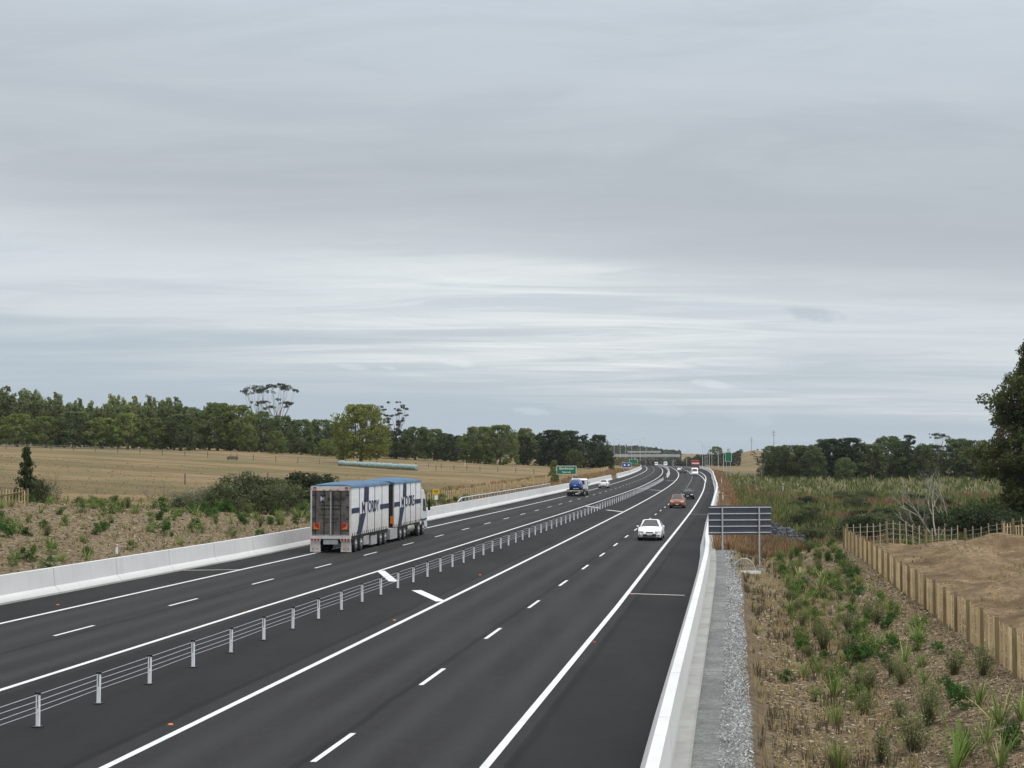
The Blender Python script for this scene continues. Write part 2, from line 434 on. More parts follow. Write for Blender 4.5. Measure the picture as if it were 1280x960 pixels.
# ------------------------------------------------------------------ carriageways and paint
def strip(name, f0, f1, ys, z, mat, attr=False, n=1):
    X0 = f0(ys); X1 = f1(ys)
    cols = [X0 + (X1 - X0) * i / n for i in range(n + 1)]
    vs = []; fs = []
    for j, y in enumerate(ys):
        for c_ in cols: vs.append((c_[j], y, float(rz(y)) + z))
    w = n + 1
    for j in range(len(ys) - 1):
        for i in range(n): fs.append((j * w + i, j * w + i + 1, (j + 1) * w + i + 1, (j + 1) * w + i))
    me = bpy.data.meshes.new(name); me.from_pydata(vs, [], fs); me.materials.append(mat)
    if attr:
        a = me.attributes.new('lat', 'FLOAT', 'POINT')
        a.data.foreach_set('value', np.array([v[0] - R1x(v[1]) for v in vs], 'f'))
    return tag(link(name, me), kind='structure')

def asphalt():
    m, nt, out = newmat('new_asphalt'); t = NT(nt)
    p = t.n('ShaderNodeBsdfPrincipled'); t.l(p.outputs[0], out.inputs[0])
    pos = t.n('ShaderNodeNewGeometry').outputs['Position']
    lat = t.n('ShaderNodeAttribute', attribute_name='lat').outputs['Fac']
    al = t.mapping(pos, (.9, .05, 1), (0, 0, .148))
    band = t.noise(al, 1.0, 4, .6); patch = t.noise(t.mapping(pos, (.3, .09, 1), (0, 0, .148)), 1.0, 5, .6); fine = t.noise(pos, 22, 5, .85); mid = t.noise(t.mapping(pos, (1, .35, 1), (0, 0, .148)), 5, 5, .8)
    c = t.mix(t.rng(band, .3, .7), (.0165, .0165, .0172), (.0235, .0236, .0244))
    c = t.mix(t.math('MULTIPLY', t.rng(patch, .42, .7), .5), c, (.0135, .0135, .014))
    c = t.mix(t.math('MULTIPLY', t.rng(mid, .42, .66), .55), c, (.034, .028, .029))
    c = t.mix(t.math('MULTIPLY', t.rng(fine, .5, .72), .5), c, (.062, .062, .063))
    c = t.mix(t.math('MULTIPLY', t.rng(t.noise(pos, 24, 2, .5), .56, .68), .5), c, (.012, .012, .013))
    # the trafficked lanes have bleached a touch; shoulders stay black
    def inside(a, b):
        return t.math('MULTIPLY', t.math('GREATER_THAN', lat, a), t.math('LESS_THAN', lat, b))
    lanes = t.math('ADD', inside(-.6, 7.6), inside(-14.2, -6.2))
    c = t.mix(lanes, t.mix(.5, c, (.008, .008, .0085)), c)
    # paving joints
    for a in (3.62, 7.75, -10.0, -.75):
        wob = t.math('MULTIPLY', t.math('SUBTRACT', t.noise(t.mapping(pos, (.1, .25, 1)), 1.0, 3, .6), .5), .25)
        q = t.math('ABSOLUTE', t.math('ADD', t.math('SUBTRACT', lat, a), wob))
        c = t.mix(t.math('MULTIPLY', t.rng(q, .16, .03), .75), c, (.009, .009, .010))
    # wheel tracks
    for a in (1.1, 2.7, 4.7, 6.4, -13.0, -11.3, -9.2, -7.6):
        q = t.math('ABSOLUTE', t.math('SUBTRACT', lat, a))
        c = t.mix(t.math('MULTIPLY', t.math('MULTIPLY', t.rng(q, .55, .1), t.rng(patch, .3, .6)), .55), c, (.044, .044, .045))
    t.l(c, p.inputs['Base Color'])
    t.l(t.rng(patch, .3, .7, .78, .93), p.inputs['Roughness']); p.inputs['Specular IOR Level'].default_value = .16
    t.l(t.bump(fine, .5, .012), p.inputs['Normal'])
    return m
def paint(name='road_paint', col=(.68, .69, .69)):
    m, nt, out = newmat(name); t = NT(nt)
    p = t.n('ShaderNodeBsdfPrincipled'); t.l(p.outputs[0], out.inputs[0])
    pos = t.n('ShaderNodeNewGeometry').outputs['Position']
    c = t.mix(t.rng(t.noise(pos, 14, 5, .8), .52, .70), col, [k * .45 for k in col])
    c = t.mix(t.math('MULTIPLY', t.rng(t.noise(pos, .7, 5, .7), .42, .66), .5), c, [k * .6 for k in col])
    t.l(c, p.inputs['Base Color']); p.inputs['Roughness'].default_value = .7
    return m
ROADY = np.concatenate([np.arange(-60, 620, 4.0), np.arange(620, 1400, 15.0)])
M['asphalt'] = asphalt(); M['paint'] = paint()
strip('road', lambda y: lx('LB', y) + .05, lambda y: lx('RB', y) - .02, ROADY, 0.0, M['asphalt'], True, 14)
def edge(k, w, ys=ROADY, name='edge_line', dz=.005):
    strip(name, lambda y: lx(k, y) - w / 2, lambda y: lx(k, y) + w / 2, ys, dz, M['paint'])
for k in ('R1', 'R2', 'L1', 'L2'): edge(k, .18)
def dashes(k, y0, y1, w=.125):
    b = MB(); y = y0
    while y < y1:
        ys = (y, y + 3.05); vs = []
        for q in ys:
            x = float(lx(k, q)); vs += [(x - w / 2, q, float(rz(q)) + .005), (x + w / 2, q, float(rz(q)) + .005)]
        b.add(vs, [(0, 1, 3, 2)]); y += 9.9
    return tag(b.build('lane_line', M['paint'], fixn=False), kind='structure')
dashes('DR', 30.2 - 9.9 * 4, 420)
dashes('DL', 50.8 - 9.9 * 8, 900)
strip('lane_line', lambda y: lx('DR', y) - .09, lambda y: lx('DR', y) + .09, np.arange(425, 900, 6.0), .005, M['paint'])
# the merge taper of the on-ramp
strip('edge_line', lambda y: lx('R2', y) - .1 - .014 * (y - 320), lambda y: lx('R2', y) + .08 - .014 * (y - 320), np.arange(322, 520, 6.0), .0075, M['paint'])
def bar(p0, p1, w=.42, m='paint'):
    b = MB(); a = Vector(p0); c = Vector(p1); t = (c - a).normalized(); l = Vector((-t.y, t.x)) * w / 2
    b.add([(*(a - l), .0105), (*(c - l), .0105), (*(c + l), .0105), (*(a + l), .0105)], [(0, 1, 2, 3)])
    tag(b.build('hatch_bar', M[m], fixn=False), kind='structure')
M['paint_dull'] = paint('dull_paint', (.55, .50, .46))
for y in (62.5, 157, 245, 330): bar((R1x(y) - .1, y), (R1x(y + 5) - 2.15, y + 5.0))
for y in (78.6, 174, 262): bar((lx('L2', y) + .1, y), (lx('L2', y - 6.5) + 2.3, y - 6.5))
for y in (65.9, 151, 232, 330): bar((lx('R2', y) + .1, y), (lx('R2', y) + 2.35, y - .8), .2, 'paint_dull')
for y in (79.4, 165, 250): bar((lx('L1', y) - .1, y), (lx('L1', y) - 2.8, y - .5), .2, 'paint_dull')
# ------------------------------------------------------------------ concrete barriers
def path(k, y0, y1, st, dz=0.0, off=0.0):
    return [(float(lx(k, y)) + off, float(y), float(rz(y)) + dz) for y in np.append(np.arange(y0, y1, st), y1)]
LEFTP = [(0, -.1), (0, .07), (-.24, .33), (-.31, 1.1), (-.52, 1.1), (-.58, -.1)]
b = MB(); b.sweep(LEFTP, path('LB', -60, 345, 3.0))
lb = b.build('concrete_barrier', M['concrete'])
tag(lb, 'long pale concrete barrier along the left shoulder, in front of the planted mulch bank', 'barrier')
b = MB(); b.sweep(LEFTP, path('LB', 362, 640, 6.0, off=.25))
tag(b.build('concrete_barrier', M['concrete']), 'distant left concrete barrier that starts beyond the white car and curves away', 'barrier')
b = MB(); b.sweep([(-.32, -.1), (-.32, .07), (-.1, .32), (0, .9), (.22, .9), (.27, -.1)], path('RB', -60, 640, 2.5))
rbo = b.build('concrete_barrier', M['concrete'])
tag(rbo, 'white topped concrete barrier on the right shoulder beside the gravel strip', 'barrier')
b = MB(); b.sweep([(-.3, -.05), (-.08, .3), (-.06, .9), (.06, .9), (.08, .3), (.3, -.05)], path('MD', 372, 760, 8.0))
tag(b.build('concrete_barrier', M['concrete']), 'distant concrete median barrier that takes over where the wire rope barrier ends', 'barrier')
b = MB(); b.sweep([(0, -.06), (0, .022), (.30, .012), (.36, .03), (.36, -.06)], path('RB', -60, 330, 3.0, off=.26))
M['gutter'] = simple('gutter_concrete', (.275, .275, .265), .85, var=.2, scale=.8)
tag(b.build('gutter', M['gutter']), kind='structure')

# handrail on top of the left barrier
rl = empty('bridge_handrail', (float(lx('LB', 152)) - .41, 152, 1.1))
tag(rl, 'low steel handrail fixed along the top of the left concrete barrier', 'handrail')
base = Vector(rl.location)
b = MB(); pp = [Vector((float(lx('LB', y)) - .41, y, 1.1 + (.42 if 153 < y < 224.5 else .1))) - base for y in np.append(np.arange(152, 225, 2.0), 225)]
b.tube(pp, .06, 6); b.build('rail', M['galv'], rl)
for y in np.arange(154, 225, 2.0):
    q = Vector((float(lx('LB', y)) - .41, y, 1.1)) - base
    b = MB(); b.box(q + Vector((0, 0, .18)), (.08, .12, .38)); b.build('baluster', M['galv_matt'], rl)

# ------------------------------------------------------------------ median wire rope barrier
y0p = 34.0; NP = 100
wb = empty('wire_rope_barrier', (float(lx('MD', y0p - 6.2)), y0p - 6.2, 0))
tag(wb, 'white posted wire rope barrier running down the middle of the motorway', 'barrier')
wbase = Vector(wb.location)
pm = MB(); pm.box((0, 0, .36), (.085, .045, .74), 0); pm.box((0, 0, .735), (.112, .06, .06), 1)
pm.box((0, -.024, .56), (.018, .006, .30), 1); pm.box((0, .024, .56), (.018, .006, .30), 1); pm.box((0, 0, .012), (.2, .2, .024), 1)
M['post_white'] = simple('post_white', (.82, .83, .84), .5, .0, var=.06, scale=5)
pme = pm.mesh('post', [M['post_white'], M['black']])
ys = [y0p + 3.13 * (i - 2) for i in range(NP)]
for y in ys:
    o = link('post', pme, wb)
    o.location = Vector((float(lx('MD', y)), y, 0)) - wbase
    o.rotation_euler = (R(random.uniform(-1.2, 1.2)), R(random.uniform(-1.2, 1.2)), heading(y))
rp = [ys[0] - 60] + ys + [ys[-1] + 4]
for h in (.71, .58, .45, .34):
    b = MB(); pts = [Vector((float(lx('MD', y)) + .032 * (1 if (i % 2) else -1) * (h in (.58, .34)) * .8, y, h - (.25 if i == len(rp) - 1 else 0))) - wbase for i, y in enumerate(rp)]
    b.tube(pts, .0075, 5); b.build('wire_rope', M['galv'], wb)

# raised reflective studs
for i, (px, py) in enumerate(((213, 915), (72, 761), (306, 770), (493, 781), (600, 722), (790, 747), (743, 808))):
    q = at(px, py); b = MB(); b.box((q.x, q.y, .012), (.11, .09, .022), 0, taper=.7)
    o = b.build('road_stud', M['lens_orange'] if i < 5 else M['lens_red'])
    tag(o, 'small orange reflective stud beside a white edge line' if i < 5 else 'small red reflective stud beside the right edge line', 'road stud', 'reflective studs on the road')

# small marker posts
def marker(loc, h, label, m='sign_white', w=.1):
    b = MB(); b.box((0, 0, h / 2), (w, .04, h), 0); b.box((0, -.022, h * .82), (w * .8, .006, h * .14), 1)
    o = b.build('marker_post', [M[m], M['lens_red']]); o.location = loc
    return tag(o, label, 'marker post')
marker(at(146, 693.5), .5, 'short white marker peg just behind the left concrete barrier')
marker(on(901.5, 290), 1.5, 'slim white marker post in the dry grass beside the right barrier, far along')
marker(on(903, 186), 1.3, 'white marker post standing beside the right barrier just beyond the big sign')
marker(on(978, 262) + Vector((0, 0, .2)), 1.9, 'lone white stake sticking out of the wetland plants')
marker(on(581.5, 370), 1.5, 'lone white stake in the paddock before the round leafy tree')

# ------------------------------------------------------------------ signs
sg = empty('road_sign', (12.55, 85, 0)); sg.rotation_euler.z = R(7)
tag(sg, 'large dark back of a road sign with pale rails, behind the right concrete barrier', 'road sign')
b = MB(); b.box((0, 0, 2.3), (3.55, .012, 1.6)); b.build('sign_board', M['sign_back'], sg)
for i in range(5):
    b = MB(); b.box((0, -.035, 1.62 + i * .345), (3.5, .055, .05)); b.build('rail', M['galv'], sg)
for px_ in (-1.02, 1.06):
    gx = 12.55 + px_; g = gz(gx, 85) - .3
    b = MB(); b.box((px_, -.11, (3.05 + g) / 2), (.07, .07, 3.05 - g)); b.build('sign_post', M['galv_matt'], sg)

def board_sign(px, py, y, w, h, col, label, lines, posts=2, name='road_sign'):
    X = (px - 640) / F * y; zc = HC + (Y0 - py) / F * y; g = gz(X, y)
    s = empty(name, (X, y, g)); s.rotation_euler.z = heading(y) * .5
    tag(s, label, 'road sign')
    zc -= g
    b = MB(); b.box((0, 0, zc), (w, .05, h)); b.build('border', M['sign_white'], s)
    b = MB(); b.box((0, -.03, zc), (w - .16, .03, h - .16)); b.build('sign_face', M[col], s)
    for (txt, size, dz, dx) in lines:
        text_mesh('lettering', txt, size, M['sign_white'], s, Matrix.Translation((dx, -.05, zc + dz)) @ Matrix.Rotation(R(90), 4, 'X'))
    for k in range(posts):
        xo = (k - (posts - 1) / 2) * w * .62
        b = MB(); b.box((xo, .06, (zc + h * .4) / 2 - .2), (.11, .07, zc + h * .4 + .4)); b.build('sign_post', M['galv_matt'], s)
    return s
board_sign(708, 587.6, 252, 3.25, 1.4, 'sign_green', 'green direction sign with two white lines of writing, beside a small willow on the left', [('Gordonton', .52, .26, 0), ('Next exit', .36, -.32, 0)])
bs = board_sign(783, 581.3, 425, 2.6, 1.35, 'sign_blue', 'blue services sign with two white symbols near the far left bend', [])
for dx in (-.55, .55):
    b = MB(); b.box((dx, -.06, 0), (.42, .02, .5)); b.box((dx + .24, -.06, -.03), (.12, .02, .34))
    o = b.build('symbol', M['sign_white'], bs); o.location.z = HC + (Y0 - 581.3) / F * 425 - bs.location.z
board_sign(791.5, 577, 560, 3.0, 1.8, 'sign_green', 'far green direction sign standing behind the blue services sign', [])
s = board_sign(910.2, 571, 360, 1.5, 2.2, 'sign_green', 'tall narrow green direction sign on two poles on the right verge', [], 2)
b = MB(); b.box((.1, 0, 0), (1.1, .06, .85)); o = b.build('route_panel', M['sign_white'], s); o.location.z = HC + (Y0 - 562.7) / F * 360 - s.location.z
b = MB(); b.tube([Vector((.1 + .27 * math.cos(a), -.05, .27 * math.sin(a))) for a in np.linspace(.8, 5.6, 12)], .05, 5); o2 = b.build('symbol', M['sign_green'], o)
# yellow advisory sign
q = on(545.5, 149); s = empty('warning_sign', q)
tag(s, 'small yellow sign with a white plate below it, just ahead of the truck', 'warning sign')
b = MB(); b.box((0, 0, 1.42), (.62, .02, .5)); b.build('sign_face', M['sign_yellow'], s)
for i in range(3):
    b = MB(); b.box((0, -.014, 1.55 - i * .12), (.44 - .05 * i, .006, .04)); b.build('text_line', M['black'], s)
b = MB(); b.box((0, 0, .86), (.34, .02, .42)); b.build('plate', M['sign_white'], s)
b = MB(); b.box((0, .04, .7), (.06, .05, 1.6)); b.build('sign_post', M['galv_matt'], s)

# ------------------------------------------------------------------ truck and trailer
TH = heading(100)
M['curtain'] = None
def curtain_mat():
    m, nt, out = newmat('curtain_side'); t = NT(nt)
    p = t.n('ShaderNodeBsdfPrincipled'); t.l(p.outputs[0], out.inputs[0])
    o = t.n('ShaderNodeTexCoord').outputs['Object']
    ru = t.noise(t.mapping(o, (1, .8, 2.6)), 1.2, 4, .6)
    sx = t.n('ShaderNodeSeparateXYZ'); t.l(o, sx.inputs[0])
    dirt = t.math('MULTIPLY', t.rng(sx.outputs[2], 3.0, .9), t.rng(ru, .3, .7, .25, .95))
    c = t.mix(t.rng(ru, .3, .7), (.66, .67, .69), (.74, .745, .75))
    c = t.mix(dirt, c, (.42, .38, .33))
    t.l(c, p.inputs['Base Color']); p.inputs['Roughness'].default_value = .5
    t.l(t.bump(ru, .35, .08), p.inputs['Normal'])
    return m
M['curtain'] = curtain_mat()
M['navy'] = simple('navy_vinyl', (.013, .02, .062), .5, var=.2, scale=2)
M['tarp'] = simple('blue_tarpaulin', (.06, .125, .21), .7, var=.25, scale=1.2, bump=.3)
M['door_grey'] = simple('door_grey', (.115, .10, .088), .65, .1, var=.55, scale=2.2)
M['frame_white'] = simple('frame_white', (.56, .54, .52), .55, var=.18, scale=2)
M['chassis'] = simple('chassis_black', (.02, .02, .022), .7, var=.3)
M['tool_box'] = simple('tool_box_alloy', (.40, .41, .40), .5, .3, var=.2)
M['tank'] = simple('fuel_tank', (.34, .36, .30), .4, .5, var=.2)
M['cab_white'] = simple('cab_white', (.74, .75, .75), .3, var=.05, coat=.5)
M['flap'] = simple('mud_flap', (.55, .51, .47), .7, var=.15)

wm = MB(); wm.tube([(-.14, 0, 0), (-.11, 0, 0), (.11, 0, 0), (.14, 0, 0)], [.44, .5, .5, .44], 20, 0)
wheel_t = wm.mesh('tyre', M['rubber'])
wm = MB(); wm.tube([(.02, 0, 0), (.15, 0, 0)], [.29, .27], 16, 0); wm.tube([(.145, 0, 0), (.19, 0, 0)], [.12, .09], 10, 0)
wheel_r = wm.mesh('rim', M['rim'])
def truck_wheel(par, y, side):
    w = link('wheel', wheel_t, par); w.location = (side * 1.09, y, .5)
    if side < 0: w.rotation_euler.z = math.pi
    link('rim', wheel_r, w)
    w2 = link('wheel', wheel_t, par); w2.location = (side * .78, y, .5)

def box_body(par, y0, y1, brand, roof_sag):
    W = 1.24; zb, zt = .98, 3.98
    b = MB(); b.box((0, (y0 + y1) / 2, (zb + zt) / 2), (2 * W - .06, y1 - y0 - .06, zt - zb)); b.build('load_box', M['frame_white'], par)
    b = MB(); b.box((0, (y0 + y1) / 2, zb - .12), (2.36, y1 - y0, .2)); b.build('deck', M['chassis'], par)
    L = y1 - y0; npan = 5
    for sd_ in (1, -1):
        cb = MB(); n = 40; vs = []
        for i in range(n + 1):
            f = i / n; bulge = .022 * abs(math.sin(f * npan * math.pi))
            for zz, kk in ((zb + .04, .5), (zb + .5, 1), (2.4, 1.4), (3.5, 1), (zt, .4)):
                vs.append((sd_ * (W + bulge * kk), y0 + .06 + f * (L - .12), zz))
        fs = [(i * 5 + j, i * 5 + j + 1, i * 5 + j + 6, i * 5 + j + 5) for i in range(n) for j in range(4)]
        cb.add(vs, fs, 0, True); cu = cb.build('side_curtain', M['curtain'], par)
        for i in range(1, npan):
            s_ = MB(); yy = y0 + L * i / npan; s_.box((sd_ * (W + .012), yy, (zb + zt) / 2), (.02, .05, zt - zb - .1)); s_.build('strap', M['chassis'], cu)
        s_ = MB()
        for i in range(int(L / .5)): s_.box((sd_ * (W + .02), y0 + .3 + i * .5, zb + .1), (.03, .05, .24))
        s_.build('buckle', M['chassis'], cu)
        # livery: broken horizontal band, leaning stripe, maker's word
        X = sd_ * (W + .036)
        def slab(pts, nm, mt='navy'):
            q = MB(); k = .004 * sd_
            q.prism([(y0 + L * a if sd_ > 0 else y1 - L * a, zb + (zt - zb) * c_) for a, c_ in pts], 'x', X - k, X + k * .5); q.build(nm, M[mt], cu)
        slab([(.01, .46), (.2, .46), (.2, .565), (.01, .565)], 'band'); slab([(.74, .46), (.99, .46), (.99, .565), (.74, .565)], 'band')
        slab([(.13, .02), (.24, .02), (.36, .43), (.22, .43)], 'stripe'); slab([(.30, .66), (.43, .66), (.435, .985), (.32, .985)], 'stripe')
        rot = Matrix.Rotation(R(90), 4, 'Z') if sd_ > 0 else Matrix.Rotation(R(-90), 4, 'Z')
        yc = (lambda a: y0 + L * a) if sd_ > 0 else (lambda a: y1 - L * a)
        text_mesh('initial', brand[0], 1.0 if L > 9 else .95, M['navy'], cu, Matrix.Translation((X, yc(.3), zb + 1.6)) @ rot @ Matrix.Rotation(R(90), 4, 'X'), .004, sx=1.2)
        text_mesh('lettering', brand[1:], 1.02, M['navy'], cu, Matrix.Translation((X, yc(.56), zb + 1.62)) @ rot @ Matrix.Rotation(R(90), 4, 'X'), .004, sx=1.02)
    # tarpaulin roof, bowed up between its ends
    rb_ = MB(); n = 18; vs = []
    for i in range(n + 1):
        f = i / n; hb = roof_sag * math.sin(math.pi * min(1, max(0, f))) ** .7
        for u in np.linspace(-1, 1, 9):
            hz = zt + .10 + hb * (1 - abs(u) ** 2.6) + .012 * math.sin(f * 40) * (1 - u * u)
            vs.append((u * (W + .03), y0 + f * L, hz - .08 * (abs(u) > .99)))
        vs += [(W + .045, y0 + f * L, zt - .10), (-W - .045, y0 + f * L, zt - .10)]
    w_ = 11; fs = []
    for i in range(n):
        for j in range(8): fs.append((i * w_ + j, i * w_ + j + 1, (i + 1) * w_ + j + 1, (i + 1) * w_ + j))
        fs.append((i * w_ + 8, i * w_ + 9, (i + 1) * w_ + 9, (i + 1) * w_ + 8)); fs.append((i * w_ + 10, i * w_, (i + 1) * w_, (i + 1) * w_ + 10))
    rb_.add(vs, fs, 0, True)
    for e_ in (0, n): rb_.add([vs[e_ * w_ + j] for j in (10, 0, 1, 2, 3, 4, 5, 6, 7, 8, 9)], [tuple(range(11))])
    rb_.build('roof_tarpaulin', M['tarp'], par)

tl = empty('curtain_trailer', (-10.86, 92.6, 0), TH)
tag(tl, 'curtain sided trailer with grey rear doors and blue roof, nearest the camera behind the truck', 'trailer')
box_body(tl, 0, 9.9, 'MORDY', .15)
# rear doors
b = MB()
for x in (-.6, .6): b.box((x, -.02, 2.42), (1.12, .06, 2.62))
dr = b.build('rear_door', M['door_grey'], tl)
for x in (-.93, -.40, .16, .62):
    q = MB(); q.tube([(x, -.085, 1.08), (x, -.085, 3.72)], .022, 6); q.build('lock_bar', M['chassis'], dr)
q = MB(); q.box((-.0, -.06, 2.4), (.07, .03, 2.6)); q.build('door_seam', M['tool_box'], dr)
for sx_ in (-1, 1):
    for zz in (1.35, 2.05, 2.75, 3.45):
        q = MB(); q.box((sx_ * 1.08, -.065, zz), (.26, .03, .06)); q.build('hinge', M['chassis'], dr)
q = MB(); q.prism([(-.72, 3.0), (-.42, 3.0), (-.28, 3.5), (-.62, 3.5)], 'y', -.062, -.052); q.build('logo', M['navy'], dr)
for (txt, size, x, z) in (('M', .4, -.50, 3.22), ('MORDY', .30, .34, 3.2)):
    text_mesh('lettering', txt, size, M['frame_white'] if txt == 'M' else M['chassis'], dr, Matrix.Translation((x, -.066, z)) @ Matrix.Rotation(R(90), 4, 'X'))
for z, w_, hh_ in ((2.84, 1.3, .09), (2.62, 1.1, .13), (2.28, 1.4, .05), (2.04, 1.0, .08), (1.82, .7, .05)):
    q = MB(); x = -.05 - w_ / 2                      # small print too fine to read: broken dashes
    while x < -.05 + w_ / 2:
        k = random.uniform(.05, .16); q.box((x + k / 2, -.056, z), (k, .008, hh_ * random.uniform(.7, 1))); x += k + random.uniform(.02, .05)
    q.build('small_print', M['chassis'], dr)
for sx_ in (-1, 1):
    b = MB(); b.box((sx_ * 1.2, -.04, 2.48), (.09, .10, 3.02)); b.build('corner_post', M['frame_white'], tl)
b = MB(); b.box((0, -.04, 3.86), (2.48, .1, .26)); b.build('header', M['frame_white'], tl)
for sx_ in (-1.03, -.93, .93, 1.03):
    b = MB(); b.box((sx_, -.10, 3.9), (.09, .04, .09)); b.build('marker_light', M['lens_red'], tl)
for sx_ in (-.98, -.42, .0, .42, .98):
    b = MB(); b.box((sx_, -.10, 3.78), (.2, .03, .05)); b.build('reflector', M['lens_orange'], tl)
for sx_ in (-1, 1):
    b = MB(); b.box((sx_ * .86, -.075, 1.60), (.34, .05, .36)); h_ = b.build('hazard_panel', M['lens_orange'], tl)
    q = MB(); q.prism([(sx_ * .72, 1.46), (sx_ * .98, 1.62), (sx_ * .98, 1.77), (sx_ * .70, 1.77)], 'y', -.11, -.098); q.build('hazard_stripe', M['lens_red'], h_)
b = MB(); b.box((0, -.05, .93), (2.5, .14, .16)); bp = b.build('bumper', M['frame_white'], tl)
for sx_ in (-1, 1):
    for k in range(3):
        q = MB(); q.tube([(sx_ * (.74 + .19 * k), -.125, .8), (sx_ * (.74 + .19 * k), -.15, .8)], .07, 12); q.build('tail_light', M['lens_red'], bp)
    q = MB(); q.box((sx_ * .93, -.08, .8), (.62, .07, .2)); q.build('light_bar', M['frame_white'], bp)
    b = MB(); b.box((sx_ * .95, -.02, .38), (.66, .02, .62), taper=.92); fl = b.build('mud_flap', M['flap'], tl)
    q = MB(); q.prism([(sx_ * .95 + .2 * math.cos(a), .24 + .07 * math.sin(a)) for a in np.linspace(0, 6.283, 16)[:-1]], 'y', -.04, -.033); q.build('badge', M['lens_red'], fl)
    q = MB(); q.prism([(sx_ * .95 + .16 * math.cos(a), .24 + .045 * math.sin(a)) for a in np.linspace(0, 6.283, 16)[:-1]], 'y', -.046, -.041); q.build('badge_centre', M['flap'], fl)
b = MB(); b.box((0, -.02, .66), (.9, .1, .28)); b.build('tow_beam', M['tool_box'], tl)
b = MB(); b.box((0, 4.9, .72), (1.0, 9.6, .26)); b.build('chassis_rail', M['chassis'], tl)
for y in (1.25, 2.55, 7.7, 9.0):
    for s_ in (-1, 1): truck_wheel(tl, y, s_)
for s_ in (-1, 1):
    b = MB(); b.box((s_ * 1.02, 4.0, .56), (.36, 1.35, .56)); b.build('tool_box', M['tool_box'], tl, bevel=.03)
    b = MB(); b.box((s_ * 1.0, 6.1, .52), (.36, 1.6, .72)); b.build('side_locker', M['tool_box'], tl, bevel=.03)
b = MB(); b.box((0, 9.93, 2.4), (2.3, .06, 2.9)); b.build('front_wall', M['door_grey'], tl)
b = MB(); b.tube([(0, 9.8, .72), (0, 12.4, .72)], .09, 8); b.build('drawbar', M['chassis'], tl)

tk = empty('freight_truck', (-10.86 + 11.4 * .1485, 92.6 + 11.4 * .9889, 0), TH)
tag(tk, 'white curtain sided freight truck with cab, hauling the trailer along the left shoulder line', 'truck')
box_body(tk, 0, 8.7, 'MOORE', .20)
b = MB(); b.box((0, -.03, 2.45), (2.36, .06, 2.9)); b.build('rear_wall', M['chassis'], tk)
for s_ in (-1, 1):
    b = MB(); b.box((s_ * 1.12, -.08, 1.5), (.2, .05, .5)); b.build('hazard_panel', M['lens_orange'], tk)
    b = MB(); b.box((s_ * .95, -.08, .95), (.5, .06, .14)); b.build('tail_light', M['lens_red'], tk)
b = MB(); b.box((0, 5.5, .74), (1.0, 11.2, .28)); b.build('chassis_rail', M['chassis'], tk)
for y in (2.1, 3.4, 8.1, 9.7):
    for s_ in (-1, 1): truck_wheel(tk, y, s_)
for s_ in (-1, 1):
    b = MB(); b.box((s_ * 1.05, .2, .58), (.32, 2.1, .74)); b.build('side_locker', M['tool_box'], tk, bevel=.03)
    b = MB(); b.tube([(s_ * .95, 4.6, .68), (s_ * .95, 4.7, .68), (s_ * .95, 6.5, .68), (s_ * .95, 6.6, .68)], [.25, .33, .33, .25], 14); b.build('fuel_tank', M['tank'], tk)
# cab
b = MB()
prof = [(8.85, .75), (8.85, 3.05), (9.2, 3.35), (10.1, 3.3), (10.55, 2.85), (11.1, 1.7), (11.2, 1.5), (11.2, .5), (10.3, .5), (10.2, .95), (9.3, .95), (9.2, .75)]
b.prism(prof, 'x', -1.2, 1.2); cab = b.build('cab', M['cab_white'], tk, bevel=.08)
for s_ in (-1, 1):
    q = MB(); q.prism([(9.75, 1.75), (10.8, 1.7), (10.35, 2.6), (9.75, 2.65)], 'x', s_ * 1.2, s_ * 1.212); q.build('side_window', M['glass'], cab)
    q = MB(); q.prism([(8.78, 1.3), (9.0, 1.2), (9.05, 3.2), (8.8, 3.6)], 'x', s_ * 1.14, s_ * 1.26); q.build('air_deflector', M['cab_white'], cab)
    q = MB(); q.box((s_ * 1.45, 10.75, 2.15), (.16, .12, .78)); q.build('mirror', M['black'], cab)
    q = MB(); q.tube([(s_ * 1.15, 10.6, 2.5), (s_ * 1.45, 10.75, 2.5)], .025, 6); q.build('mirror_arm', M['black'], cab)
    q = MB(); q.box((s_ * .85, 11.21, .9), (.5, .04, .3)); q.build('headlight', M['lens_clear'], cab)
    q = MB(); q.prism([(8.9, 1.05), (10.3, 1.02), (11.12, 1.1), (11.12, 1.2), (10.2, 1.16), (8.9, 1.2)], 'x', s_ * 1.2, s_ * 1.208); q.build('stripe', M['navy'], cab)
q = MB(); q.add([(-1.08, 10.58, 2.8), (1.08, 10.58, 2.8), (1.12, 11.1, 1.78), (-1.12, 11.1, 1.78)], [(0, 1, 2, 3)]); q.build('windscreen', M['glass'], cab)
b = MB(); b.tube([(.95, 8.72, .9), (.95, 8.72, 3.75)], .09, 10); b.build('exhaust_stack', M['chassis'], tk)
b = MB(); b.box((0, 11.2, .62), (2.4, .16, .44)); b.build('bumper', M['cab_white'], tk, bevel=.04)

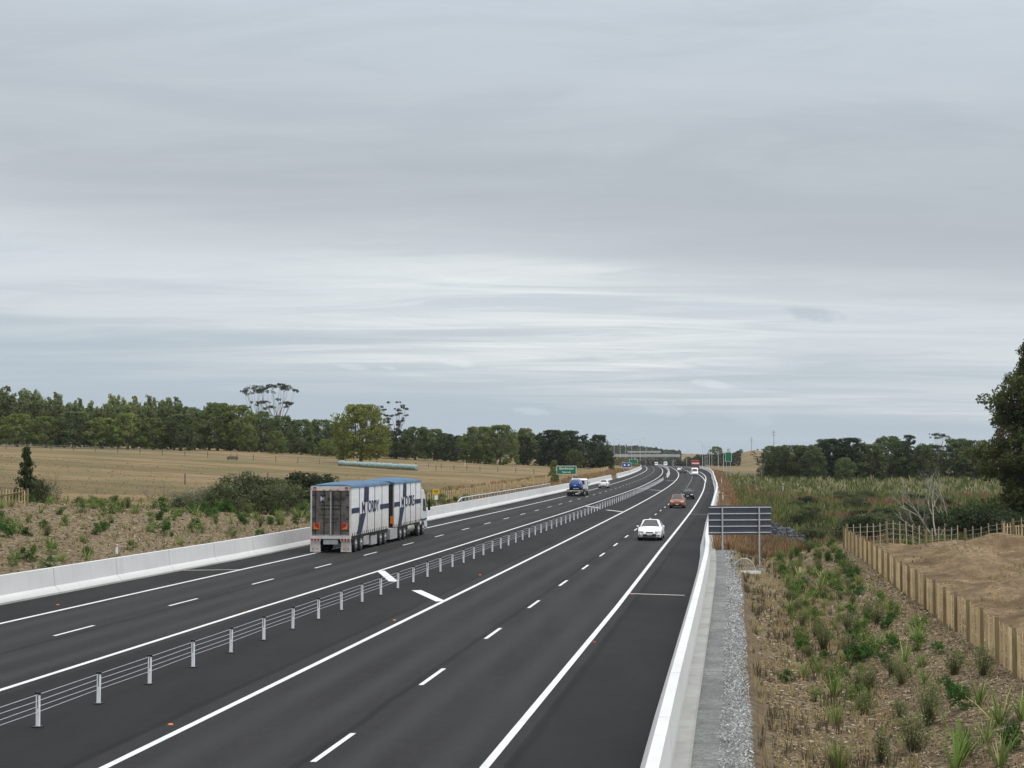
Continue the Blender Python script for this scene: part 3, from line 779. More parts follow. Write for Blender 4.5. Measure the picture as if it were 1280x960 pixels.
# ------------------------------------------------------------------ cars
cw = MB(); cw.tube([(-.1, 0, 0), (-.08, 0, 0), (.08, 0, 0), (.1, 0, 0)], [.28, .32, .32, .28], 18, 0); car_t = cw.mesh('tyre', M['rubber'])
cw = MB(); cw.tube([(.05, 0, 0), (.108, 0, 0)], [.21, .2], 14, 0); car_r = cw.mesh('rim', M['rim'])
SEDAN = [(-2.25, .36, .74, .78, .72, .6), (-2.14, .25, .88, .95, .82, .66), (-1.65, .2, .95, 1.03, .87, .70), (-1.3, .19, .95, 1.06, .88, .66), (-.75, .19, .95, 1.41, .88, .57), (.0, .19, .94, 1.46, .88, .58), (.4, .19, .93, 1.42, .88, .57), (1.15, .19, .92, .99, .88, .68), (1.9, .2, .76, .83, .85, .66), (2.14, .22, .64, .70, .79, .6), (2.26, .3, .5, .56, .68, .5)]
HATCH = [(-1.98, .38, .78, .85, .76, .6), (-1.9, .26, .95, 1.05, .84, .66), (-1.55, .2, .98, 1.35, .87, .58), (-.9, .2, .97, 1.5, .87, .58), (-.1, .2, .96, 1.52, .87, .58), (.25, .2, .95, 1.48, .87, .57), (.95, .2, .94, 1.02, .87, .68), (1.6, .2, .84, .92, .85, .66), (1.85, .22, .72, .8, .8, .6), (1.95, .3, .55, .6, .7, .5)]
VAN = [(-2.4, .35, 1.1, 1.9, .88, .78), (-2.3, .25, 1.15, 2.05, .9, .8), (-.5, .22, 1.15, 2.1, .9, .8), (.9, .22, 1.12, 2.05, .9, .78), (1.35, .22, 1.1, 1.85, .9, .74), (1.9, .22, 1.02, 1.12, .89, .7), (2.3, .25, .8, .88, .84, .64), (2.42, .34, .55, .6, .72, .5)]
def make_car(name, label, cat, loc, rz_, st, paintcol, roof_i, ws_i, rear_i, tail=False, lights=True):
    c = empty(name, loc, rz_); tag(c, label, cat)
    dk = sum(paintcol) < .06; pm_ = simple('car_paint_' + cat.replace(' ', '_'), paintcol, .5 if dk else .35, .0, var=.05, coat=.08 if dk else .35, spec=.15 if dk else .4)
    b = MB(); n = len(st); vs = []; K = 15
    def ring(s):
        y, zb, zs, zt, w, wt = s
        h = [(0, zb), (w * .9, zb), (w, zb + .12), (w, zs - .14), (w * .97, zs), (wt + .03, zt - .05), (wt * .8, zt), (0, zt + .015)]
        return [(x, y, z) for x, z in h] + [(-x, y, z) for x, z in reversed(h[1:-1])]
    rings = [ring(s) for s in st]; K = len(rings[0])
    for r_ in rings: vs += r_
    fs = []
    for i in range(n - 1):
        for k in range(K): fs.append((i * K + k, i * K + (k + 1) % K, (i + 1) * K + (k + 1) % K, (i + 1) * K + k))
    fs += [tuple(range(K)), tuple(reversed(range((n - 1) * K, n * K)))]
    b.add(vs, fs, 0, True)
    me = b.mesh('body', pm_); me.set_sharp_from_angle(angle=R(38)); body = link('body', me, c)
    def pane(nm, pts, off, inset=.06):
        P = [Vector(p) for p in pts]; ce = sum(P, Vector()) / len(P)
        P = [p + (ce - p) * inset for p in P]
        nrm = (P[2] - P[0]).cross(P[3] - P[0]).normalized()
        if nrm.dot(ce - Vector((0, ce.y, .7))) < 0: nrm = -nrm
        q = MB(); q.add([p + nrm * off for p in P], [tuple(range(len(P)))]); return q.build(nm, M['glass'], body, fixn=False)
    ra, rb_ = rings[roof_i], rings[ws_i]
    pane('windscreen', [ra[6], ra[7], ra[8], rb_[9], rb_[8], rb_[7], rb_[6], rb_[5]], .03, .05)
    ra, rb_ = (rings[2], rings[1]) if st is HATCH else (rings[roof_i - 2], rings[rear_i])
    if st is VAN: pane('rear_window', [rings[0][5], rings[0][9], (-.8, st[0][0], 1.2), (.8, st[0][0], 1.2)], .012, .08)
    else: pane('rear_window', [ra[6], ra[7], ra[8], rb_[9], rb_[8], rb_[7], rb_[6], rb_[5]], .03, .06)
    for s_ in (0, 1):
        seq = list(range(rear_i, ws_i + 1))
        g4 = 4 if not s_ else K - 4; g5 = 5 if not s_ else K - 5
        up = [rings[i][g5] for i in seq[1:-1]]
        lo = [rings[i][g4] for i in (seq[1] if st is not VAN else seq[2], seq[-1])]
        P = [Vector(lo[0]), Vector(lo[1]) + Vector((0, -.15, 0))] + [Vector(u) for u in reversed(up)]
        if st is VAN: P = [Vector(rings[3][g4]), Vector(rings[5][g4]), Vector(rings[4][g5]), Vector(rings[3][g5])]
        sgn = 1 if not s_ else -1
        ce = sum(P, Vector()) / len(P)
        q = MB(); q.add([p + (ce - p) * .1 + Vector((sgn * .02, 0, .008)) for p in P], [tuple(range(len(P)))]); q.build('side_window', M['glass'], body, fixn=False)
        q = MB(); q.box((sgn * (st[3][4] + .06), st[ws_i][0] - .3, st[ws_i][2] + .06), (.18, .11, .12), taper=.8); q.build('mirror', pm_, body, bevel=.03)
        yf = st[-2][0]; q = MB(); q.box((sgn * .58, yf + .03, st[-2][2] - .0), (.36, .16, .13), rz=-sgn * .5); q.build('headlight', M['lens_clear'], body, bevel=.03)
        yr = st[0][0]; q = MB(); q.box((sgn * .60, yr + .03, st[0][2] + .06), (.26, .16, .16), rz=sgn * .35); q.build('tail_light', M['lens_red'], body, bevel=.03)
    yf = st[-1][0]
    q = MB(); q.box((0, yf + .0, .40), (.95, .08, .16)); q.build('air_intake', M['black'], body)
    q = MB(); q.box((0, yf - .045, .60), (.5, .12, .07)); q.build('grille', M['black'], body)
    for s_ in (-1, 1):
        q = MB(); q.box((s_ * .62, yf - .06, .36), (.2, .1, .1)); q.build('fog_lamp', M['black'], body)
    q = MB(); q.box((0, yf + .045, .46), (.36, .012, .11)); q.build('number_plate', M['plate'], body)
    q = MB(); q.box((0, st[0][0] - .005, .62), (.36, .012, .11)); q.build('number_plate', M['plate'], body)
    q = MB(); q.box((0, st[0][0] - .02, .40), (1.1, .06, .12)); q.build('rear_skirt', M['black'], body)
    ax = (st[0][0] + .86, st[-1][0] - .86)
    for y in ax:
        for s_ in (-1, 1):
            q = MB(); q.tube([(s_ * (st[3][4] - .3), y, .34), (s_ * (st[3][4] + .004), y, .34)], .37, 18); q.build('wheel_arch', M['black'], body)
            w = link('wheel', car_t, c); w.location = (s_ * (st[3][4] - .085), y, .32)
            if s_ < 0: w.rotation_euler.z = math.pi
            link('rim', car_r, w)
    if st is not VAN: c.scale = (.94, .94, .94)
    return c
PI = math.pi
def onroad(px, y): return ((px - 640) / F * y, y, float(rz(y)) + .004)
make_car('sedan', 'white sedan driving towards the camera, nearest car in the right carriageway', 'car', onroad(813.5, 107.5), PI + heading(107), SEDAN, (.76, .77, .77), 6, 7, 3)
make_car('hatchback', 'copper orange hatchback behind the white sedan, coming towards the camera', 'hatchback', onroad(846.5, 169), PI + heading(169), HATCH, (.24, .062, .014), 5, 6, 1)
make_car('dark_car', 'dark green car with headlights on, following the orange hatchback', 'dark car', onroad(859.5, 201), PI + heading(201), SEDAN, (.004, .007, .007), 6, 7, 3)
make_car('black_car', 'distant black car in the middle of the bend, ahead of the red truck', 'black car', onroad(853.5, 455), PI + heading(455), HATCH, (.012, .012, .014), 5, 6, 1)
make_car('white_car', 'distant white car just behind the black car on the bend', 'far car', onroad(849.5, 500), PI + heading(500), SEDAN, (.74, .74, .75), 6, 7, 3)
make_car('van', 'small white van right in front of the distant red truck', 'van', onroad(868, 402), PI + heading(402), VAN, (.76, .77, .78), 4, 5, 0)
make_car('sedan', 'white car driving away in the left carriageway beyond the tow truck', 'white car', onroad(755, 264), heading(264), SEDAN, (.74, .74, .73), 6, 7, 3)
make_car('far_car', 'far white car under the overbridge, left one of the pair beyond the median barrier', 'distant car', onroad(820, 850), PI + heading(850), VAN, (.76, .76, .77), 4, 5, 0)
make_car('far_car', 'far white car under the overbridge, right one of the pair beyond the median barrier', 'distant car', onroad(831.5, 770), PI + heading(770), VAN, (.74, .74, .75), 4, 5, 0)
# distant red truck
rt = empty('red_truck', onroad(869, 490), PI + heading(490))
tag(rt, 'distant red truck with a pale windscreen visor, coming round the bend behind the white van', 'truck')
M['truck_red'] = simple('truck_red', (.36, .02, .018), .35, var=.1, coat=.4)
b = MB(); b.prism([(.0, .5), (0, 2.7), (.35, 3.0), (1.5, 2.95), (1.75, 2.6), (2.0, 1.5), (2.0, .5)], 'x', -1.2, 1.2); cab = b.build('cab', M['truck_red'], rt, bevel=.08)
q = MB(); q.add([(-1.05, 1.8, 2.5), (1.05, 1.8, 2.5), (1.1, 2.02, 1.6), (-1.1, 2.02, 1.6)], [(0, 1, 2, 3)]); q.build('windscreen', M['glass'], cab)
q = MB(); q.box((0, 1.75, 2.62), (2.2, .3, .3)); q.build('sun_visor', M['sign_white'], cab)
for s_ in (-1, 1):
    q = MB(); q.box((s_ * .85, 2.02, .9), (.4, .06, .26)); q.build('headlight', M['lens_clear'], cab)
    q = MB(); q.box((s_ * 1.4, 1.7, 2.0), (.16, .12, .6)); q.build('mirror', M['black'], cab)
q = MB(); q.box((0, 2.02, 1.2), (1.3, .05, .4)); q.build('grille', M['black'], cab)
b = MB(); b.box((0, -4.3, 2.2), (2.45, 8.2, 2.7)); b.build('load_box', M['truck_red'], rt, bevel=.05)
b = MB(); b.box((0, -3.5, .7), (1.0, 9.8, .3)); b.build('chassis_rail', M['chassis'], rt)
for y in (1.0, -5.2, -6.5):
    for s_ in (-1, 1): truck_wheel(rt, y, s_)

# tow truck carrying a blue car
q0 = onroad(718.5, 212.5)
tt = empty('tow_truck', q0, heading(212))
tag(tt, 'flat deck tow truck with white cab driving away, carrying the blue car', 'tow truck')
b = MB(); b.box((0, 3.0, .86), (2.28, 6.0, .12)); b.build('deck', M['chassis'], tt)
b = MB(); b.box((0, -.03, .72), (2.2, .08, .2)); bp = b.build('bumper', M['flap'], tt)
for s_ in (-1, 1):
    for k in range(2):
        q = MB(); q.box((s_ * (.75 + .22 * k), -.085, .72), (.16, .03, .1)); q.build('tail_light', M['lens_red'], bp)
b = MB(); b.box((0, 3.6, .6), (.9, 7.6, .24)); b.build('chassis_rail', M['chassis'], tt)
b = MB(); b.prism([(6.15, .6), (6.15, 2.2), (6.5, 2.35), (7.3, 2.3), (7.9, 1.5), (8.0, .6)], 'x', -1.12, 1.12); cab = b.build('cab', M['cab_white'], tt, bevel=.06)
q = MB(); q.box((0, 6.13, 1.8), (1.5, .02, .5)); q.build('rear_window', M['glass'], cab)
for s_ in (-1, 1):
    q = MB(); q.box((s_ * 1.32, 7.3, 1.75), (.2, .1, .45)); q.build('mirror', M['cab_white'], cab)
    q = MB(); q.prism([(6.6, 1.5), (7.6, 1.45), (7.2, 2.1), (6.6, 2.1)], 'x', s_ * 1.12, s_ * 1.13); q.build('side_window', M['glass'], cab)
for y in (1.3, 2.3, 7.1):
    for s_ in (-1, 1):
        truck_wheel(tt, y, s_); 
for ch in tt.children:
    if ch.name.startswith('wheel'): ch.scale = (.8, .8, .8); ch.location.z = .4
for s_ in (-1, 1):
    b = MB(); b.box((s_ * .8, .05, .3), (.5, .02, .36)); b.build('mud_flap', M['black'], tt)
v = Vector(q0) + Matrix.Rotation(heading(212), 3, 'Z') @ Vector((-.06, 2.35, .92))
make_car('blue_car', 'blue hatchback riding on the deck of the tow truck', 'blue car', v, heading(212), HATCH, (.008, .095, .36), 5, 6, 1)

# ------------------------------------------------------------------ overbridges and lamps
M['bridge'] = simple('bridge_concrete', (.42, .42, .41), .85, var=.15, scale=.3)
def overbridge(x0, x1, y, zt, depth, label, wide, tilt=0.0):
    o = empty('overbridge', ((x0 + x1) / 2, y, zt)); tag(o, label, 'bridge')
    L = x1 - x0
    b = MB(); b.box((0, 0, -depth * .5), (L, wide, depth * .55), ry=tilt); b.build('deck', M['gutter'], o)
    for s_ in (-1, 1):
        b = MB(); b.box((0, s_ * (wide / 2 + .13), -depth * .1 + .1), (L, .25, depth * .95), ry=tilt); b.build('parapet', M['bridge'], o)
    return o
ob = overbridge(62.5, 103, 950, 4.4, 1.7, 'long pale concrete overbridge crossing the far end of the motorway', 11)
for i, x in enumerate((70.5, 99)):
    g = gz(x, 950) - 4.4 - .5
    b = MB(); b.box((x - 82.75, 0, (g - 1.2) / 2), (.7, 6, -g - 1.2)); b.build('pier', M['concrete'], ob)
ob2 = overbridge(100, 128, 1330, 6.9, 1.5, 'second more distant overbridge showing above the first one', 11)
for x in (106, 114, 122):
    g = gz(x, 1330) - 6.9 - .5
    b = MB(); b.box((x - 114, 0, (g - 1) / 2), (.9, 7, -g - 1)); b.build('pier', M['concrete'], ob2)

lm = MB()
def lamp_proto():
    o = empty('street_lamp', (0, 0, 0))
    b = MB(); b.tube([(0, 0, 0), (0, 0, 10.2)], [.13, .075], 8); b.build('pole', M['galv'], o)
    b = MB(); b.tube([(0, 0, 10.15), (-.5, 0, 10.5), (-1.7, 0, 10.6)], .05, 6); b.build('bracket', M['galv'], o)
    b = MB(); b.box((-2.0, 0, 10.6), (.75, .28, .12)); b.build('lantern', M['galv_matt'], o)
    b = MB(); b.box((0, 0, .1), (.5, .5, .3)); b.build('foot', M['concrete'], o)
    return o
LP = None
lamps = [(878, 620, 0), (881, 690, 0), (883.5, 760, 0), (886.5, 600, 0), (889.5, 830, 0), (897.5, 520, 0), (904, 560, 0), (862, 900, 1), (858, 840, 1), (852, 960, 1), (767.5, 640, 1), (775, 700, 1), (782, 760, 1), (789.5, 640, 1), (800, 610, 1), (807, 880, 1)]
for i, (px, y, fl) in enumerate(lamps):
    q = on(px, y)
    if LP is None: o = LP = lamp_proto()
    else: o = copy_tree(LP)
    o.location = q; o.rotation_euler.z = PI * fl + R(random.uniform(-15, 15))
    hh = [1, .96, 1.0, .86, 1.05, .72, .66, .8, .85, .8, .95, .95, 1, 1.0, 1.12, 1.0][i]; o.scale = (.85, .85, hh)
    if fl: tag(o, 'slim grey lamp pole beside the far bend, left of the red truck', 'street lamp', 'lamp poles left of the far motorway')
    else: tag(o, 'slim grey lamp pole on the right verge of the far motorway', 'street lamp', 'lamp poles right of the far motorway')
for i, (px, y, h) in enumerate(((939, 1150, 14), (967, 1000, 15))):
    q = on(px, y); b = MB(); b.tube([(0, 0, -1), (0, 0, h)], [.2, .12], 6)
    for z in (.78, .9): b.box((0, 0, h * z), (2.6, .2, .2))
    o = b.build('power_pole', M['wood_grey']); o.location = q
    tag(o, ('left' if i == 0 else 'right') + ' one of two faint power poles on the skyline above the tan hill', 'power pole')

# ------------------------------------------------------------------ culvert screen and rocks
q = Vector((11.95, 79.5, gz(11.95, 79.5))); cs = empty('culvert_screen', q); cs.rotation_euler.z = R(-4)
tag(cs, 'half round wire debris screen on a white sill in the dry swale', 'culvert')
b = MB(); ar = [Vector((.56 * math.cos(a), 0, .08 + .64 * math.sin(a))) for a in np.linspace(0, PI, 16)]
b.tube(ar, .022, 6); b.build('hoop', M['galv'], cs)
b = MB()
for i in range(1, 9):
    x = -.56 + i * 1.12 / 9; b.tube([(x, 0, .06), (x, 0, .08 + .64 * math.sqrt(max(0, 1 - (x / .56) ** 2)))], .008, 5)
for z in (.25, .45): b.tube([(-.56 * math.sqrt(1 - ((z - .08) / .64) ** 2), 0, z), (.56 * math.sqrt(1 - ((z - .08) / .64) ** 2), 0, z)], .007, 5)
b.build('grating', M['galv_matt'], cs)
b = MB(); b.box((.08, -.03, .02), (1.5, .16, .14)); b.build('sill', M['sign_white'], cs)
b = MB(); b.box((.85, .05, .12), (.3, .16, .16), rz=.5); b.build('wing_wall', M['gutter'], cs)

def rock_pile(n, c, rx, ry, smin, smax):
    b = MB()
    for i in range(n):
        a = random.uniform(0, 6.28); r = math.sqrt(random.random())
        x = c[0] + rx * r * math.cos(a); y = c[1] + ry * r * math.sin(a); s_ = random.uniform(smin, smax)
        z = gz(x, y) + s_ * .25 + 1.1 * (1 - r) * random.random()
        vs = []; n1 = 6
        ph = [(random.uniform(.7, 1.15)) for _ in range(14)]
        vs.append((x, y, z + s_ * .7 * ph[12])); vs.append((x, y, z - s_ * .5))
        for j, (zz, rr) in enumerate(((.42, .36), (-.2, .52))):
            for k in range(n1):
                q_ = 6.283 * k / n1 + j * .4 + a
                vs.append((x + s_ * rr * math.cos(q_) * ph[j * 6 + k] * 1.05, y + s_ * rr * math.sin(q_) * ph[j * 6 + k], z + zz * s_))
        fs = [(0, 2 + k, 2 + (k + 1) % n1) for k in range(n1)] + [(2 + k, 8 + k, 8 + (k + 1) % n1, 2 + (k + 1) % n1) for k in range(n1)] + [(1, 8 + (k + 1) % n1, 8 + k) for k in range(n1)]
        b.add(vs, fs)
    return b
o = rock_pile(280, (20.6, 121), 2.4, 6, .25, .62).build('rip_rap', M['rock'])
tag(o, 'heap of dark grey rip rap stones behind the big sign', 'rocks', kind='stuff')

# ------------------------------------------------------------------ fences
def paling_fence(p0, p1, h, label, bay=2.45, gap=.0, posts_tall=.12, brace=False):
    """boards nailed upright between stout posts, following the ground"""
    p0 = Vector(p0); p1 = Vector(p1); L = (p1 - p0).length; t = (p1 - p0).normalized(); n = max(1, round(L / bay)); bay = L / n
    o = empty('timber_fence', (p0.x, p0.y, gz(p0.x, p0.y)), math.atan2(t.y, t.x)); tag(o, label, 'fence')
    def G(s): q = p0 + t * s; return gz(q.x, q.y) - o.location.z
    for i in range(n + 1):
        s = i * bay; b = MB(); b.box((s, .07, G(s) + (h + posts_tall) / 2 - .2), (.085, .09, h + posts_tall + .4)); b.build('post', M['wood_dark'], o)
    for i in range(n):
        b = MB(); s = i * bay + .02
        while s < (i + 1) * bay - .02:
            w = random.uniform(.065, .10); hh = h * random.uniform(.92, 1.02)
            b.box((s + w / 2, random.uniform(-.02, .02), G(s + w / 2) + hh / 2 - .06), (w - .012, .018, hh + .12), random.choice((0, 0, 1, 2)), ry=random.uniform(-.03, .03)); s += w + random.uniform(.08, .15)
        for z in (.3, h - .25):
            a_, c_ = Vector((i * bay, -.05, G(i * bay) + z)), Vector(((i + 1) * bay, -.05, G((i + 1) * bay) + z))
            b.tube([a_, c_], .012, 4)
        b.build('paling_panel', [M['wood'], M['wood_b'], M['wood_c']], o)
    return o
def batten_fence(p0, p1, h, label, step=.45, mat='wood_pale', post_every=6, wires=4, bw=.05):
    p0 = Vector(p0); p1 = Vector(p1); L = (p1 - p0).length; t = (p1 - p0).normalized(); n = int(L / step)
    o = empty('batten_fence', (p0.x, p0.y, gz(p0.x, p0.y)), math.atan2(t.y, t.x)); tag(o, label, 'fence')
    def G(s): q = p0 + t * s; return gz(q.x, q.y) - o.location.z
    for i in range(n + 1):
        s = i * step; big = i % post_every == 0
        b = MB(); w = .12 if big else bw; hh = h * random.uniform(.96, 1.04)
        b.box((s, 0, G(s) + hh / 2 - .05), (w, w * .8, hh + .2), rx=random.uniform(-.03, .03), ry=random.uniform(-.03, .03)); b.build('post' if big else 'batten', M['wood_dark' if big and mat == 'wood_pale' else mat], o)
    for k in range(wires):
        z = h * (.2 + .7 * k / max(1, wires - 1)); b = MB()
        b.tube([(i * step, -.03, G(i * step) + z) for i in range(n + 1)], .008, 4); b.build('wire', M['wire'], o)
    return o
def dd(d, y): return (float(R1x(y)) + d, y, 0)
fA = dd(18.15, 92); fB = dd(19.3, 27)
paling_fence(fB, fA, 1.15, 'tan paling fence with dark posts running along the top of the planted right slope')
batten_fence((fA[0] + .15, fA[1] + .1, 0), (27.4, 94.5, 0), 1.3, 'open batten and wire fence along the back of the bare building site')
batten_fence((27.7, 94.4, 0), (38, 86, 0), 1.15, 'thin wire and batten fence crossing the bare clay mounds', .5)
paling_fence((30.2, 95, 0), (36.5, 95.5, 0), 1.25, 'short pale paling fence behind the clay mound at the right edge', 2.1)
q = on(35, 93)
lf = paling_fence((q.x - 4.3, q.y + 1.0, 0), (q.x, q.y, 0), 1.0, 'weathered paling fence on top of the left mulch bank', 2.1, .02, .1)
b = MB(); b.tube([(.6, -.08, .2), (4.2, -.08, .75)], .045, 6); b.build('brace', M['wood_dark'], lf)

def paddock_fence(pts, label, step=5.0, h=1.15, bw=.12, mat='wood_grey'):
    """post and wire fence along a polyline"""
    P = [Vector((x, y, 0)) for x, y in pts]
    o = empty('paddock_fence', (P[0].x, P[0].y, gz(P[0].x, P[0].y))); tag(o, label, 'fence'); B = Vector(o.location); tops = []
    for a, c in zip(P[:-1], P[1:]):
        L = (c - a).length; n = max(1, int(L / step))
        for i in range(n):
            q = a + (c - a) * i / n; z = gz(q.x, q.y); b = MB(); hh = h * random.uniform(.9, 1.12)
            b.box(Vector((q.x, q.y, z + hh / 2 - .1)) - B, (bw, bw, hh + .2), rx=random.uniform(-.05, .05), ry=random.uniform(-.05, .05)); b.build('post', M[mat], o); tops.append(Vector((q.x, q.y, z)) - B)
    for z in (.35, .7, 1.02):
        b = MB(); b.tube([p + Vector((0, 0, z)) for p in tops], .012, 4); b.build('wire', M['wire'], o)
    return o
def along(lst): return [((px - 640) / F * y, y) for px, y in lst]
paddock_fence(along([(-20, 300), (120, 305), (260, 300), (400, 310), (570, 300)]), 'old post and wire fence crossing the dry paddock in front of the poplars', 4.2)
paddock_fence(along([(232, 165), (300, 172), (400, 185)]), 'row of dark fence posts behind the olive shrubs on the left', 4.5, 1.3, .13)
paddock_fence([(float(lx('LB', y)) - 3.2 - .012 * (y - 150), y) for y in (150, 190, 230, 260)], 'brown post and batten fence close behind the handrail and the green sign', 1.25, 1.15, .09, 'wood')
paddock_fence([(float(lx('LB', y)) - 5.5, y) for y in (262, 320, 380, 420)], 'brown post fence between the green sign and the blue sign', 2.2, 1.25, .12, 'wood')
paddock_fence(along([(520, 330), (600, 322), (690, 318)]), 'dark post fence with weeds along it, across the green paddock', 3.2, 1.0, .14)
# feed trough
q = on(291, 292); b = MB(); b.box((0, 0, .35), (1.9, .8, .5), 0, taper=1.1); b.box((0, 0, .62), (1.7, .6, .06), 1)
for sx_ in (-.8, .8): b.box((sx_, 0, .1), (.12, .6, .3), 0)
b.tube([(.85, 0, .6), (.85, 0, 1.3)], .05, 6)
o = b.build('feed_trough', [M['wood_grey'], M['black']]); o.location = q; tag(o, 'dark feed trough standing alone in the middle of the dry paddock', 'trough')
q = on(349, 172); b = MB(); b.tube([(0, 0, 0), (0, 0, .1), (0, 0, .85), (0, 0, .88)], [.3, .31, .31, .28], 12); b.tube([(0, 0, .3), (0, 0, .34)], .325, 12); b.tube([(0, 0, .58), (0, 0, .62)], .325, 12)
o = b.build('drum', simple('rusty_steel', (.16, .07, .045), .9, var=.3)); o.location = q; tag(o, 'rusty brown drum by the fence behind the olive shrubs', 'drum')
# wrapped bales
M['bale'] = simple('pale_green_wrap', (.24, .33, .31), .45, var=.3, scale=2.5)
bm_ = MB(); bm_.tube([(-.6, 0, .6), (-.56, 0, .6), (-.3, 0, .6), (0, 0, .6), (.3, 0, .6), (.56, 0, .6), (.6, 0, .6)], [.4, .56, .61, .62, .61, .56, .4], 18)
bme = bm_.mesh('wrapped_bale', M['bale'])
p0 = on(424, 305); p1 = on(521, 292); nb = 13
for i in range(nb):
    f = (i + .5) / nb; x = p0.x + (p1.x - p0.x) * f; y = p0.y + (p1.y - p0.y) * f
    o = link('wrapped_bale', bme); o.location = (x, y, gz(x, y) - .03); o.rotation_euler = (random.uniform(0, 6), 0, math.atan2(p1.y - p0.y, p1.x - p0.x)); 
    o.rotation_euler.x = 0; o.scale = (.97 * (p1 - p0).length / nb / 1.2, .9, random.uniform(.84, .95))
    tag(o, 'round pale green wrapped bale in the long row in front of the spreading oak', 'bale', 'wrapped bales in the paddock row')
# ------------------------------------------------------------------ foliage
def quads(name, V, col, mat=None, tri=False):
    """V (n,k,3) polygons, col (n,3) one leaf colour each -> one mesh"""
    n, k, _ = V.shape
    me = bpy.data.meshes.new(name)
    me.vertices.add(n * k); me.vertices.foreach_set('co', V.astype('f').ravel())
    me.loops.add(n * k); me.polygons.add(n)
    me.loops.foreach_set('vertex_index', np.arange(n * k, dtype='i'))
    me.polygons.foreach_set('loop_start', np.arange(0, n * k, k, dtype='i'))
    me.update()
    a = me.attributes.new('tint', 'FLOAT_COLOR', 'POINT')
    c4 = np.concatenate([np.clip(col, 0, 1), np.ones((n, 1))], 1)
    a.data.foreach_set('color', np.repeat(c4, k, 0).astype('f').ravel())
    me.materials.append(mat or M['leaf'])
    return me
def unit(v): return v / np.maximum(np.linalg.norm(v, axis=-1, keepdims=True), 1e-9)
def leaves(Cn, size, up=.35, out=None, rng=RNG, asp=.6):
    """random leaf quads centred on Cn (n,3)"""
    n = len(Cn)
    nrm = rng.normal(size=(n, 3)); nrm[:, 2] += up
    if out is not None: nrm += out * 1.1
    nrm = unit(nrm)
    a = unit(np.cross(nrm, rng.normal(size=(n, 3)))); b = np.cross(nrm, a)
    s = size * rng.uniform(.6, 1.3, (n, 1)); a = a * s; b = b * s * asp
    return np.stack([Cn - a, Cn - b * .9 + a * .1, Cn + a, Cn + b * .9 + a * .1], 1)
def vary(base, n, k=.18, rng=RNG):
    base = np.array(base); c = np.repeat(base[None], n, 0)
    c = c * (1 + rng.uniform(-k, k, (n, 1)))
    c[:, 0] *= 1 + rng.uniform(-k, k, n) * .7
    return c
def clumped(centres, radii, per, size, cols, flat=.75, shell=.5, up=.35):
    """leaf clumps: centres (m,3), radii (m,), per leaves each, cols (m,3)"""
    m = len(centres)
    d = unit(RNG.normal(size=(m, per, 3)))
    r = RNG.uniform(shell, 1, (m, per, 1)) ** .7
    P = centres[:, None] + d * r * radii[:, None, None] * np.array([1, 1, flat])
    V = leaves(P.reshape(-1, 3), size, up, d.reshape(-1, 3))
    c = np.repeat(cols, per, 0) * (1 + RNG.uniform(-.22, .22, (m * per, 1)))
    return V, c
def limbs(b, base, tips, r0, bend=.15, n=6):
    for tp in tips:
        base_ = Vector(base); tp = Vector(tp); pts = []
        for i in range(5):
            f = i / 4; p = base_.lerp(tp, f); p.z += (tp - base_).length * bend * math.sin(f * math.pi) * -.4
            pts.append(p + Vector((random.uniform(-1, 1), random.uniform(-1, 1), 0)) * .06 * (tp - base_).length * (0 < i < 4))
        b.tube(pts, [r0 * (1 - .75 * i / 4) for i in range(5)], n, cap=False)

# crown builders: unit height trees of about 12 m, scaled per instance
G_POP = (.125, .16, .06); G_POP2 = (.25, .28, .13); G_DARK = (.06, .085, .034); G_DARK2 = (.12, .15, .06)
G_OAK = (.165, .195, .055); G_WIL = (.12, .16, .05); G_GUM = (.05, .058, .04); G_PINE = (.032, .046, .026)
def crown_poplar(H=13.0, W=3.6):
    cs = []; rs = []; cl = []
    for i in range(15):                                   # upright feathery leaders leaving gaps between them
        a = RNG.uniform(0, 6.28); r = W * .72 * math.sqrt(RNG.uniform(0, 1)); x0, y0 = r * math.cos(a), r * math.sin(a)
        top = H * RNG.uniform(.76, 1.0) * (1 - .10 * r / W)
        z = H * .38
        while z < top:
            f = (z - H * .38) / (top - H * .38); k = RNG.uniform(.35, .7) * (1 - .3 * f)
            cs.append((x0 * (1 + .35 * f) + RNG.normal() * .2, y0 * (1 + .3 * f) + RNG.normal() * .2, z)); rs.append(k)
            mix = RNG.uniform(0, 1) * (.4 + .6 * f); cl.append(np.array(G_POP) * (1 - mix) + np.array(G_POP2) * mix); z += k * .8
    for i in range(120):
        a = RNG.uniform(0, 6.28); r = W * math.sqrt(RNG.uniform(.15, 1)); z = H * RNG.uniform(.1, .72)
        k = 1.0 if z > H * .2 else .8
        cs.append((r * math.cos(a) * k, r * math.sin(a) * k, z)); rs.append(RNG.uniform(.5, 1.0))
        mix = RNG.uniform(0, .75) ** 1.5; cl.append(np.array(G_POP) * .8 * (1 - mix) + np.array(G_POP2) * .85 * mix)
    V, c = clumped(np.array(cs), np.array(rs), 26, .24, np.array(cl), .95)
    b = MB(); b.tube([(0, 0, -.3), (.1, 0, H * .2), (0, .1, H * .5)], [.3, .22, .1], 7)
    limbs(b, (0, 0, H * .25), [(p[0] * .8, p[1] * .8, p[2]) for p in cs[::7]], .1)
    return quads('crown', V, c), b
